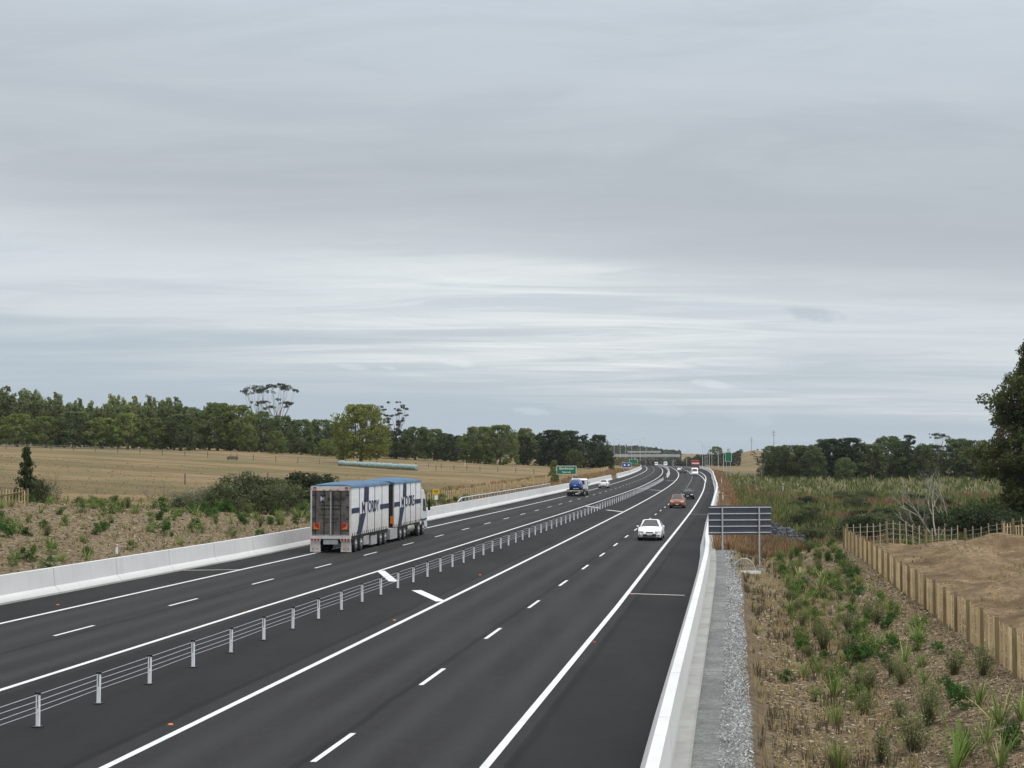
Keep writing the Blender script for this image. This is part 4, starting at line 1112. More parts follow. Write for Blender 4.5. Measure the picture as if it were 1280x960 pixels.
def crown_round(H=11.0, W=5.0, col=G_DARK, col2=G_DARK2, low=.06, n=190, per=36, size=.26, lump=.95, top=.55, flat=.8):
    """broad dense crown, built of lumps on an uneven dome that reaches low"""
    cs = []; rs = []; cl = []
    ph = RNG.uniform(0, 6.28, 5)
    for i in range(n):
        a = RNG.uniform(0, 6.28); u = RNG.uniform(0, 1); z = low + (1 - low) * u
        prof = math.sqrt(max(0, 1 - ((z - .42) / .60) ** 2)) if z > .42 else .80 + .20 * z / .42
        prof *= 1 + .16 * math.sin(2 * a + ph[0]) + .12 * math.sin(3 * a + ph[1] + 4 * z)
        r = W * prof * RNG.uniform(.45, .93)
        k = lump * RNG.uniform(.55, 1.15)
        cs.append((r * math.cos(a), r * math.sin(a), min(H * z, H - k * .8))); rs.append(k)
        mix = RNG.uniform(0, 1); cl.append(np.array(col) * (1 - mix) + np.array(col2) * mix)
    V, c = clumped(np.array(cs), np.array(rs), per, size, np.array(cl), flat)
    b = MB(); b.tube([(0, 0, -.3), (.05, 0, H * .15), (0, .1, H * .6)], [.38, .3, .12], 8)
    limbs(b, (0, 0, H * .2), [(p[0] * .8, p[1] * .8, p[2]) for p in cs[::9]], .13)
    return quads('crown', V, c), b
def crown_pine(H=13.0, W=3.2):
    cs = []; rs = []; cl = []; z = H * .05; ph = RNG.uniform(0, 6.28)
    while z < H:
        f = z / H; r0 = W * 1.15 * (1 - f ** 3.6) * (.80 + .3 * math.sin(z * 2.1 + ph)) + .12
        for i in range(max(2, int(12 * (1 - f * .5)))):
            a = RNG.uniform(0, 6.28); r = r0 * RNG.uniform(.35, 1.1)
            cs.append((r * math.cos(a), r * math.sin(a), z + RNG.normal() * .3 + .15 * r)); rs.append(RNG.uniform(.45, .85) * (1.1 - .4 * f))
            mix = RNG.uniform(0, 1); cl.append(np.array(G_PINE) * (1 - mix) + np.array(G_DARK) * mix)
        z += H * .06
    V, c = clumped(np.array(cs), np.array(rs), 34, .24, np.array(cl), .7, up=.6)
    b = MB(); b.tube([(0, 0, -.3), (0, 0, H * .5), (0, 0, H * .95)], [.34, .2, .04], 7)
    return quads('crown', V, c), b
def crown_umbrella(H=20.0, W=6.0, two=True):
    """tall gum: bare forking limbs that end in thin broken plates of leaf"""
    cs = []; rs = []; cl = []; b = MB()
    b.tube([(0, 0, -.3), (.2, 0, H * .25), (0, .1, H * .45)], [.45, .36, .26], 8, cap=False)
    ends = []
    if two:
        for i in range(24):
            a = RNG.uniform(0, 6.28); r = W * math.sqrt(RNG.uniform(0, 1)); ends.append((r * math.cos(a), r * math.sin(a), H * (.985 - .105 * (r / W) ** 2 + RNG.uniform(-.012, .012)), 1.0))
        for i in range(13):
            a = RNG.uniform(0, 6.28); r = W * RNG.uniform(.35, 1.05); ends.append((r * math.cos(a), r * math.sin(a), H * (.74 - .06 * (r / W) + RNG.uniform(-.05, .05)), .75))
    else:
        for i in range(34):
            a = RNG.uniform(0, 6.28); f = RNG.uniform(0, 1); r = W * (.35 + .65 * math.sin(f * 2.6)) * RNG.uniform(.3, 1.0); ends.append((r * math.cos(a) - 1.2 * f, r * math.sin(a), H * (.56 + .42 * f), .6))
    for ii, (x, y, z, k) in enumerate(ends):
        p = np.array((x, y, z))
        if ii % 2 == 0: limbs(b, (0, .05, H * RNG.uniform(.3, .45)), [(x * .96, y * .96, z - .1)], .13, .22)
        for q in range(3):
            cs.append(p + RNG.normal(size=3) * np.array((.75, .75, .10)) * k); rs.append(RNG.uniform(.45, .95) * k); cl.append(np.array(G_GUM) * RNG.uniform(.7, 1.25))
    V, c = clumped(np.array(cs), np.array(rs), 19, .24, np.array(cl), .6, up=.6)
    return quads('crown', V, c), b
PROTO = {}
def proto(kind):
    if kind in PROTO: return PROTO[kind]
    k, *_ = kind.split('_')
    f = {'poplar': lambda: (*crown_poplar(), 13.0), 'round': lambda: (*crown_round(), 11.0), 'dome': lambda: (*crown_round(13, 4.4, G_PINE, G_DARK, .03, 260, 36, .25, .9), 13.0), 'pine': lambda: (*crown_pine(), 13.0),
         'green': lambda: (*crown_round(11, 5, G_OAK, G_WIL, .08, 200, 36, .25, .85), 11.0),
         'oak': lambda: (*crown_round(12.5, 6.0, (.15, .175, .04), (.26, .28, .08), .10, 350, 44, .22, .95), 12.5),
         'leafy': lambda: (*crown_round(12, 7.2, (.09, .12, .038), (.165, .195, .065), .02, 300, 42, .26, .95), 12.0),
         'gum': lambda: (*crown_umbrella(), 20.0), 'openg': lambda: (*crown_umbrella(16, 5.5, False), 16.0)}[k]
    crown, b, H = f()
    PROTO[kind] = (crown, b.mesh('trunk', M['pale_bark'] if k in ('gum', 'openg') else M['bark']), H)
    return PROTO[kind]
def tree(kind, px, top, y, wk, label, group=None, name='tree', sink=0.0):
    crown, trunk, H = proto(kind)
    q = on(px, y); h = HC + (Y0 - top) / F * y - q.z
    s = h / H
    o = empty(name, q + Vector((0, 0, -sink)), random.uniform(0, 6.28), (s * wk, s * wk, s)); tag(o, label, 'tree', group)
    link('trunk', trunk, o); link('crown', crown, o)
    return o
ORD = ['first', 'second', 'third', 'fourth', 'fifth', 'sixth', 'seventh', 'eighth', 'ninth', 'tenth', 'eleventh', 'twelfth', 'thirteenth', 'fourteenth', 'fifteenth']
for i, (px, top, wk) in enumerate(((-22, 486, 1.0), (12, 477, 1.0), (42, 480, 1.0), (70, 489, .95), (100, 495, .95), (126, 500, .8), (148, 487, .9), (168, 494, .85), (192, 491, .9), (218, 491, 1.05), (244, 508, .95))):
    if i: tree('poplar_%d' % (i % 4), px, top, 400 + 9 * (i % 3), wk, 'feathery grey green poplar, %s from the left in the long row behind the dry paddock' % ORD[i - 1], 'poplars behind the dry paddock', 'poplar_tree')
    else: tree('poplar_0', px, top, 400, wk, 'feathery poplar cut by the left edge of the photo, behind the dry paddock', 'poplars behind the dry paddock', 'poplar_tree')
for i, (px, top, y) in enumerate(((0, 500, 425), (30, 503, 430), (58, 506, 428), (86, 508, 432), (114, 510, 428), (140, 511, 430), (166, 507, 428), (190, 509, 432), (214, 507, 428), (238, 509, 430), (262, 512, 428))):
    tree('round_%d' % (i % 3), px, top, y, 1.05, 'dark leafy tree filling the gap behind the poplars, %s from the left' % ORD[i], 'dark trees behind the poplars')
for i, (px, top) in enumerate(((288, 517), (312, 520), (338, 524), (364, 526), (390, 528), (416, 530))):
    tree('dome_%d' % (i % 3), px, top, 432, 1.15, 'dark tree at the back of the belt left of the oak, %s from the left' % ORD[i], 'dark trees at the back left of the oak')
for i, (px, top) in enumerate(((486, 538), (508, 538), (531, 538), (554, 541), (573, 545))):
    tree('dome_%d' % ((i + 1) % 3), px, top, 470, 1.15, 'dark tree at the back of the belt right of the oak, %s from the left' % ORD[i], 'dark trees at the back right of the oak')
# lower leafy trees under the poplars
for i, (px, top, wk) in enumerate(((22, 517, 1.25), (58, 520, 1.3), (92, 514, 1.25), (128, 522, 1.3), (160, 516, 1.3), (192, 522, 1.3), (226, 517, 1.3))):
    tree(('green_0', 'green_1', 'round_0', 'green_2')[i % 4], px, top, 384, wk, 'low bushy understorey tree, %s from the left at the foot of the poplars' % ORD[i], 'bushy trees under the poplars', 'understorey_tree')
for px, top, y, wk, kind, lab in (
    (272, 503, 405, 1.05, 'green_1', 'mid green bushy tree with a yellowish top, left of the dark trees'),
    (299, 506, 405, 1.05, 'green_2', 'mid green bushy tree standing left of the umbrella crowned gums'),
    (327, 514, 410, 1.0, 'round_1', 'dark round tree right under the left umbrella crowned gum'),
    (352, 519, 412, 1.0, 'round_2', 'dark round tree right under the right umbrella crowned gum'),
    (377, 524, 405, 1.0, 'round_0', 'dark round tree just right of the umbrella crowned gums'),
    (402, 524, 410, 1.0, 'round_1', 'dark round tree just left of the big spreading oak'),
    (424, 527, 415, 1.0, 'round_2', 'dark round tree half hidden behind the left side of the spreading oak'),
    (312, 532, 396, 1.0, 'green_0', 'low green tree in front of the dark trees left of the oak'),
    (346, 538, 390, 1.2, 'green_1', 'low olive tree in front of the dark trees below the umbrella crowned gums'),
    (408, 549, 396, 1.4, 'green_2', 'lowest olive bushy tree at the left foot of the oak')):
    tree(kind, px, top, y, wk, lab)
tree('gum_0', 322, 481, 490, .8, 'left of the two tall umbrella crowned gums rising above the dark trees', None, 'gum_tree')
tree('gum_1', 346, 479, 480, .92, 'right and wider of the two tall umbrella crowned gums above the dark trees', None, 'gum_tree')
tree('oak_0', 451, 505, 335, 1.0, 'big spreading light green oak standing alone in the paddock behind the bales', None, 'oak_tree')
tree('openg_0', 494, 501, 470, .85, 'open ragged gum with tufted limbs rising above the trees right of the oak', None, 'gum_tree')
for i, (px, top, wk) in enumerate(((474, 534, 1.1), (496, 535, 1.1), (519, 533, 1.1), (543, 536, 1.05), (563, 542, 1.05), (582, 545, 1.0))):
    tree(('round_0', 'pine_1', 'round_2', 'round_1', 'pine_2', 'round_0')[i], px, top, 440 + 5 * (i % 2), wk * (1.1 if i not in (1, 4) else 1.25), 'dark evergreen tree, %s from the left between the oak and the round leafy tree' % ORD[i], 'dark trees between oak and leafy tree')
tree('leafy_0', 598, 533, 432, .88, 'left half of the broad mid green leafy tree clump in the middle distance', None, 'leafy_tree')
tree('leafy_1', 625, 531, 428, .88, 'right half of the broad mid green leafy tree clump in the middle distance', None, 'leafy_tree')
for i, (px, top, wk) in enumerate(((655, 545, 1.1), (675, 541, 1.2), (692, 537, 1.2), (711, 538, 1.2), (730, 543, 1.15), (748, 543, .95), (758, 562, 1.3))):
    tree(('dome_0', 'pine_1', 'dome_1', 'dome_2', 'pine_0', 'dome_0', 'dome_1')[i], px, top, 445 + 8 * (i % 2), wk * 1.12, 'very dark pine, %s from the left in the clump behind the green direction sign' % ORD[i], 'dark pines behind the green sign', 'pine_tree')
tree('round_2', 718, 562, 436, 1.1, 'low dark bushy tree in front of the dark pines, above the green direction sign')
tree('green_0', 657, 535, 560, 1.0, 'pale grey green tree top peeping over the dark pines')
tree('green_1', 692.5, 575, 262, .62, 'small yellow green willow bush left of the green direction sign', None, 'willow_tree')
for px, top, y, wk, kind, lab in (
    (951, 561, 405, .8, 'openg_0', 'leftmost sparse ragged tree at the edge of the right wood'),
    (968, 557, 410, 1.15, 'round_0', 'dark round tree near the left end of the right wood'),
    (990, 556, 405, 1.15, 'round_1', 'dark round tree in the right wood, left of the tallest tops'),
    (1012, 556, 402, 1.1, 'round_2', 'dark round tree with thin top in the right wood, above the pale seed heads'),
    (1036, 548, 410, 1.3, 'dome_0', 'left of two pointed dark pines standing up from the right wood'),
    (1062, 547, 408, 1.4, 'dome_2', 'right of two pointed dark pines standing up from the right wood'),
    (1088, 555, 405, 1.15, 'round_0', 'dark round tree just right of the pointed pines in the right wood'),
    (1110, 545, 410, 1.05, 'round_1', 'dark green tree with a domed top, left of the dead tree branches'),
    (1136, 543, 408, 1.3, 'pine_2', 'dark pine rising behind the dead tree in the right wood'),
    (1155, 556, 400, 1.0, 'round_2', 'dark bushy tree below the flat topped pine in the right wood'),
    (1172, 541, 415, .8, 'gum_1', 'flat topped open tree with gaps, near the right end of the wood'),
    (1196, 548, 405, 1.1, 'round_0', 'dark round tree between the flat topped tree and the big right tree'),
    (1219, 550, 400, 1.1, 'round_1', 'dark tree half hidden behind the big right tree'),
    (1055, 572, 375, 1.1, 'round_1', 'short bushy tree standing in front of the middle of the right wood'),
    (1206, 596, 330, .75, 'green_2', 'small grey green bush in front of the right end of the wood'),
    (975, 559, 440, 1.4, 'dome_1', 'dark tree at the back of the right wood, near its left end'),
    (1001, 557, 442, 1.4, 'dome_2', 'dark tree at the back of the right wood, behind the thin topped tree'),
    (1024, 555, 440, 1.4, 'dome_0', 'dark tree at the back of the right wood, left of the pointed pines'),
    (1076, 554, 440, 1.4, 'dome_1', 'dark tree at the back of the right wood, right of the pointed pines'),
    (1122, 551, 440, 1.4, 'dome_0', 'dark tree at the back of the right wood, behind the domed tree'),
    (1164, 556, 442, 1.5, 'dome_2', 'dark tree at the back of the right wood, behind the flat topped tree'),
    (1205, 555, 440, 1.5, 'dome_1', 'dark tree at the far right back of the right wood'),
    (895, 558, 1010, 1.1, 'round_1', 'distant dark tree on the skyline beside the far lamp poles'),
    (904, 566, 980, 1.0, 'round_2', 'smaller distant dark tree right of the far lamp poles'),
    (872, 568, 900, 1.2, 'round_0', 'distant low dark tree on the bank right of the overbridge'),
    (860, 571, 880, 1.3, 'round_1', 'distant low dark tree at the right end of the overbridge'),
    (884, 568, 915, 1.2, 'round_2', 'distant low dark tree behind the red truck'),
    (926, 561.5, 1060, 1.3, 'round_0', 'tiny dark tree on the crest of the tan hill')):
    tree(kind, px, top, y, wk, lab)

# the big evergreen at the right edge
def big_tree():
    H = 17.5; cs = []; rs = []; cl = []; ph = 1.0
    for i in range(1050):
        z = H * RNG.uniform(.10, 1.0); f = z / H; a = RNG.uniform(0, 6.28)
        r0 = 6.3 * (1 - (max(0, f - .30) / .76) ** 2) * (.78 + .28 * math.sin(z * 1.15 + 2 * math.cos(a) + ph) + .14 * math.sin(z * 2.7 + 3 * a))
        r = max(.1, r0) * RNG.uniform(.45, 1.0)
        cs.append((r * math.cos(a), r * math.sin(a), z)); rs.append(RNG.uniform(.5, 1.1))
        mix = RNG.uniform(0, 1); cl.append(np.array((.052, .066, .022)) * (1 - mix) + np.array((.105, .115, .042)) * mix)
        if RNG.uniform() < .03: cl[-1] = np.array((.085, .068, .04))
    V, c = clumped(np.array(cs), np.array(rs), 95, .16, np.array(cl), .8)
    b = MB(); b.tube([(0, 0, -.3), (.1, 0, 5), (0, .1, 10), (.1, 0, 15.5)], [.42, .34, .22, .05], 9)
    limbs(b, (0, 0, 4), [tuple(p) for p in cs[::16]], .11)
    return quads('crown', V, c), b.mesh('trunk', M['pale_bark'])
q = on(1305, 146); cr, tr = big_tree()
o = empty('evergreen_tree', q, R(40), (1.02, 1.02, (HC + (Y0 - 428) / F * 146 - q.z) / 17.5)); tag(o, 'tall dark evergreen tree cut by the right edge of the photo', 'tree')
link('trunk', tr, o); link('crown', cr, o)

# ------------------------------------------------------------------ shrubs
def crown_bush(H, W, col, col2, n, per, size, lump):
    cs = []; rs = []; cl = []
    for i in range(n):
        a = RNG.uniform(0, 6.28); z = RNG.uniform(.12, .85); r = W * math.sqrt(max(.05, 1 - ((z - .3) / .62) ** 2)) * RNG.uniform(.2, .95)
        cs.append((r * math.cos(a), r * math.sin(a), H * z)); rs.append(lump * RNG.uniform(.6, 1.2)); mix = RNG.uniform(0, 1); cl.append(np.array(col) * (1 - mix) + np.array(col2) * mix)
    V, c = clumped(np.array(cs), np.array(rs), per, size, np.array(cl), .85)
    b = MB(); limbs(b, (0, 0, -.1), [(p[0] * .8, p[1] * .8, p[2]) for p in cs[::max(1, n // 6)]], .03 * H)
    return quads('foliage', V, c), b.mesh('stem', M['bark'])
bush_big = [crown_bush(2.6, 2.0, (.05, .064, .028), (.11, .12, .06), 60, 70, .09, .55) for _ in range(3)]
bush_dark = [crown_bush(2.6, 2.0, (.022, .034, .016), (.045, .06, .026), 60, 70, .09, .5) for _ in range(2)]
bush_pale = [crown_bush(2.2, 1.8, (.095, .095, .065), (.15, .145, .10), 50, 50, .06, .5) for _ in range(2)]
def shrub(kind, px, y, top, wk, label, name='shrub', sink=.05):
    f, st = kind; q = on(px, y); h = HC + (Y0 - top) / F * y - q.z; s = h / 2.5
    o = empty(name, q - Vector((0, 0, sink)), random.uniform(0, 6), (s * wk, s * wk, s)); tag(o, label, 'shrub')
    link('foliage', f, o); link('stem', st, o); return o
for kind, px, y, top, wk, lab in (
    (bush_big[0], 312, 126, 590, 1.25, 'large olive green shrub, tallest one behind the left mulch bank'),
    (bush_dark[0], 300, 121, 601, 1.1, 'dark leafy shrub in front of the tallest olive shrub on the left'),
    (bush_big[1], 343, 128, 597, 1.2, 'olive shrub with pale twigs right of the tallest olive shrub'),
    (bush_dark[1], 380, 133, 590, 1.15, 'dark shrub right beside the rear of the trailer, behind the barrier'),
    (bush_dark[0], 404, 140, 592, 1.1, 'dark shrub top showing above the left end of the trailer roof'),
    (bush_big[2], 366, 124, 604, 1.1, 'olive brown shrub between the twiggy shrub and the trailer'),
    (bush_pale[0], 258, 118, 602, 1.3, 'grey olive shrub at the left end of the shrub belt'),
    (bush_big[0], 281, 116, 602, 1.2, 'small olive shrub left of the dark leafy shrub'),
    (bush_pale[1], 228, 114, 606, 1.4, 'pale grey twiggy shrub, leftmost of the shrub belt behind the mulch bank'),
    (bush_big[1], 335, 118, 606, 1.2, 'low olive shrub along the crest of the mulch bank'),
    (bush_big[2], 47, 104, 596, .8, 'bright green bushy shrub beside the small conifer on the left'),
    (bush_pale[0], 60, 106, 592, .8, 'grey twiggy shrub right of the bright green bush near the small conifer'),
    (bush_pale[1], 8, 106, 601, .9, 'grey green shrub at the left edge behind the weathered paling fence')):
    shrub(kind, px, y, top, wk, lab)
for kind, px, y, top, wk, lab in (
    (bush_dark[0], 1236, 118, 632, 1.2, 'dark green shrub in front of the tall right evergreen'),
    (bush_dark[1], 1212, 120, 630, 1.2, 'dark green low shrub right of the dead tree'),
    (bush_dark[0], 1262, 116, 640, 1.2, 'dark shrub behind the lone white post at the right edge'),
    (bush_big[0], 1118, 130, 640, 1.3, 'olive shrub behind the open batten fence, left of the dead tree'),
    (bush_dark[1], 1072, 122, 645, 1.2, 'dark shrub behind the far corner of the paling fence'),
    (bush_big[1], 1092, 126, 640, 1.2, 'olive brown shrub just left of the open batten fence middle'),
    (bush_big[2], 1152, 136, 632, 1.2, 'brownish shrub behind the dead tree trunk'),
    (bush_dark[0], 1185, 132, 636, 1.0, 'dark olive shrub right behind the dead tree'),
    (bush_big[0], 1012, 150, 636, 1.2, 'olive shrub in the wetland right of the rip rap stones')):
    shrub(kind, px, y, top, wk, lab)
random.seed(12)
for i in range(34):                                  # bushes dotted through the wetland
    y = random.uniform(108, 235); px = random.uniform(968, 1195) if i < 26 else random.uniform(1050, 1180)
    if abs(px - 965) < 30 and y < 140: continue
    f, st = random.choice((bush_big[0], bush_big[1], bush_big[2], bush_dark[0], bush_dark[1])); q = on(px, y)
    if q.x - R1x(y) < 15: continue
    s = random.uniform(.4, .75)
    o = empty('shrub', q - Vector((0, 0, .1)), random.uniform(0, 6), (s * 1.5, s * 1.5, s * random.uniform(.8, 1.1))); tag(o, 'low rounded bush growing among the wetland plants between the big sign and the right wood', 'shrub', 'bushes in the wetland')
    link('foliage', f, o); link('stem', st, o)
# young conifer on the left
def conifer():
    cs = []; rs = []; cl = []; z = .15
    while z < 2.5:
        r0 = .85 * (1 - (z / 2.6) ** 1.2) + .05
        for i in range(6):
            a = RNG.uniform(0, 6.28); r = r0 * RNG.uniform(.3, 1.15); cs.append((r * math.cos(a), r * math.sin(a), z + RNG.normal() * .06)); rs.append(RNG.uniform(.12, .26)); cl.append(np.array((.03, .05, .018)) * RNG.uniform(.7, 1.3))
        z += .13
    V, c = clumped(np.array(cs), np.array(rs), 40, .06, np.array(cl), .8)
    b = MB(); b.tube([(0, 0, -.1), (0, 0, 2.3)], [.06, .015], 6); return quads('crown', V, c), b.mesh('trunk', M['bark'])
cr, tr = conifer(); q = on(34, 101); o = empty('conifer', q, 0, (1, 1, (HC + (Y0 - 563) / F * 101 - q.z) / 2.5)); tag(o, 'small dark green conifer standing behind the left mulch bank', 'conifer')
link('trunk', tr, o); link('crown', cr, o)

# leafless trees
def bare(b, p, d, L, r, depth, spread=.5):
    if depth == 0 or r < .004: return
    n = 4; pts = [Vector(p)]; d = Vector(d).normalized()
    for i in range(n):
        d = (d + Vector((random.uniform(-1, 1), random.uniform(-1, 1), random.uniform(-.5, .8))) * .14).normalized(); pts.append(pts[-1] + d * L / n)
    b.tube(pts, [r * (1 - .45 * i / n) for i in range(n + 1)], 5 if depth > 2 else 4, cap=False)
    for k in range(random.choice((2, 3, 3))):
        t = random.choice((2, 3, 4, 4)); nd = (d + Vector((random.uniform(-1, 1), random.uniform(-1, 1), random.uniform(-.5, .9))) * spread * 1.3).normalized()
        bare(b, pts[t], nd, L * random.uniform(.6, .8), r * .55, depth - 1, spread)
M['dead_wood'] = simple('dead_wood', (.34, .31, .27), .9, var=.25, scale=5)
random.seed(21)
q = at(1172, 676); b = MB()
for d, L in (((-.55, .1, .75), 2.3), ((-.15, .2, .95), 2.0), ((-1, -.1, .35), 1.6), ((.35, 0, .9), 1.7)): bare(b, (0, 0, -.1), d, L, .085, 5, .5)
dt = empty('dead_tree', q, 0, 1.15); tag(dt, 'leafless grey dead tree behind the open batten fence on the right', 'tree'); b.build('branch', M['dead_wood'], dt, fixn=False)
M['twig'] = simple('grey_twig', (.17, .14, .12), .9, var=.25)
for px, py, hgt_, lab in ((186, 626, 1.6, 'leafless twiggy shrub in the paddock left of the grey olive shrubs'), (205, 622, 1.9, 'taller leafless twiggy shrub beside the grey olive shrubs'), (66, 610, 2.0, 'leafless twiggy sapling right of the small conifer'), (121, 618, .9, 'tiny bare forked sapling alone on the edge of the paddock'), (20, 612, 1.7, 'leafless twiggy sapling left of the small conifer')):
    q = at(px, py); b = MB()
    for k in range(4): bare(b, (0, 0, -.05), (random.uniform(-.6, .6), random.uniform(-.4, .4), 1), hgt_ * .42, .016, 4, .45)
    o = b.build('bare_shrub', M['twig'], fixn=False); o.location = q; tag(o, lab, 'shrub')

# ------------------------------------------------------------------ planted bank plants
def blade(n, L, w, base_r, lean, col, tipcol=None, seg=3, droop=.6):
    """strap leaves: each a bent ribbon of SEG quads"""
    V = []; c = []
    for i in range(n):
        a = RNG.uniform(0, 6.28); r = base_r * RNG.uniform(0, 1); ln = L * RNG.uniform(.6, 1.1); le = lean * RNG.uniform(.3, 1.3)
        p = np.array((r * math.cos(a), r * math.sin(a), -.03)); d = np.array((math.cos(a) * le, math.sin(a) * le, 1.0)); d /= np.linalg.norm(d)
        side = np.array((-math.sin(a + RNG.uniform(-.5, .5)), math.cos(a), 0)); cc = np.array(col) * RNG.uniform(.65, 1.3)
        if tipcol is not None and RNG.uniform() < .25: cc = np.array(tipcol) * RNG.uniform(.8, 1.1)
        ww = w * RNG.uniform(.7, 1.2)
        for s_ in range(seg):
            q = p + d * ln / seg; w0 = ww * (1 - .8 * (s_ / seg) ** 2); w1 = ww * (1 - .8 * ((s_ + 1) / seg) ** 2)
            V.append((p - side * w0, p + side * w0, q + side * w1, q - side * w1)); c.append(cc)
            p = q; d = d + np.array((math.cos(a), math.sin(a), -1.0)) * droop * le / seg; d /= np.linalg.norm(d)
    return np.array(V), np.array(c)
def pl(kind):
    if kind == 'flax':
        V, c = blade(26, .85, .022, .10, .5, (.125, .19, .045), (.40, .38, .18), 3, .7); return quads('flax_plant', V, c)
    if kind == 'sedge':
        V, c = blade(85, .62, .009, .12, .5, (.15, .195, .055), (.30, .265, .12), 3, .7); return quads('sedge_tuft', V, c)
    if kind == 'straw':
        V, c = blade(85, .60, .009, .13, .45, (.27, .205, .115), (.16, .13, .07), 3, .6); return quads('dry_tussock', V, c)
    n = 16
    if kind == 'hebe': cols, per, size, H, W, lump = ((.030, .075, .018), (.068, .135, .032)), 42, .042, .62, .36, .17
    elif kind == 'wisp': cols, per, size, H, W, lump = ((.095, .115, .042), (.185, .20, .085)), 44, .026, .75, .30, .20
    else: cols, per, size, H, W, lump = ((.072, .125, .028), (.15, .20, .058)), 40, .036, .6, .30, .17
    cs = []; rs = []; cl = []
    for i in range(n):
        a = RNG.uniform(0, 6.28); z = RNG.uniform(.1, .95); r = W * math.sqrt(max(.03, 1 - ((z - .4) / .62) ** 2)) * RNG.uniform(.2, 1.1)
        cs.append((r * math.cos(a), r * math.sin(a), H * z)); rs.append(lump * RNG.uniform(.6, 1.2)); mx = RNG.uniform(0, 1); cl.append(np.array(cols[0]) * (1 - mx) + np.array(cols[1]) * mx)
    V, c = clumped(np.array(cs), np.array(rs), per, size, np.array(cl), 1.0, .2, up=.2)
    if kind == 'wisp':
        V2, c2 = blade(90, .8, .006, .08, .38, (.075, .085, .038), (.13, .12, .07), 2, .1); V = np.concatenate([V, V2]); c = np.concatenate([c, c2])
    return quads({'hebe': 'dark_shrub', 'wisp': 'wispy_shrub', 'leafy': 'leafy_shrub'}[kind], V, c)
PL = {k: [pl(k) for _ in range(4)] for k in ('flax', 'sedge', 'straw', 'hebe', 'wisp', 'leafy')}
WORD = {'flax': 'flax plant', 'sedge': 'sedge tuft', 'straw': 'dry tussock', 'hebe': 'dark shrub', 'wisp': 'wispy shrub', 'leafy': 'leafy shrub'}
def plant(kind, q, s, label, group=None):
    me = random.choice(PL[kind]); o = link(me.name.split('.')[0], me); o.location = q
    o.rotation_euler = (R(random.uniform(-7, 7)), R(random.uniform(-7, 7)), random.uniform(0, 6.28)); o.scale = (s * random.uniform(.9, 1.25), s * random.uniform(.9, 1.25), s * random.uniform(.85, 1.15))
    return tag(o, label, WORD[kind], group)
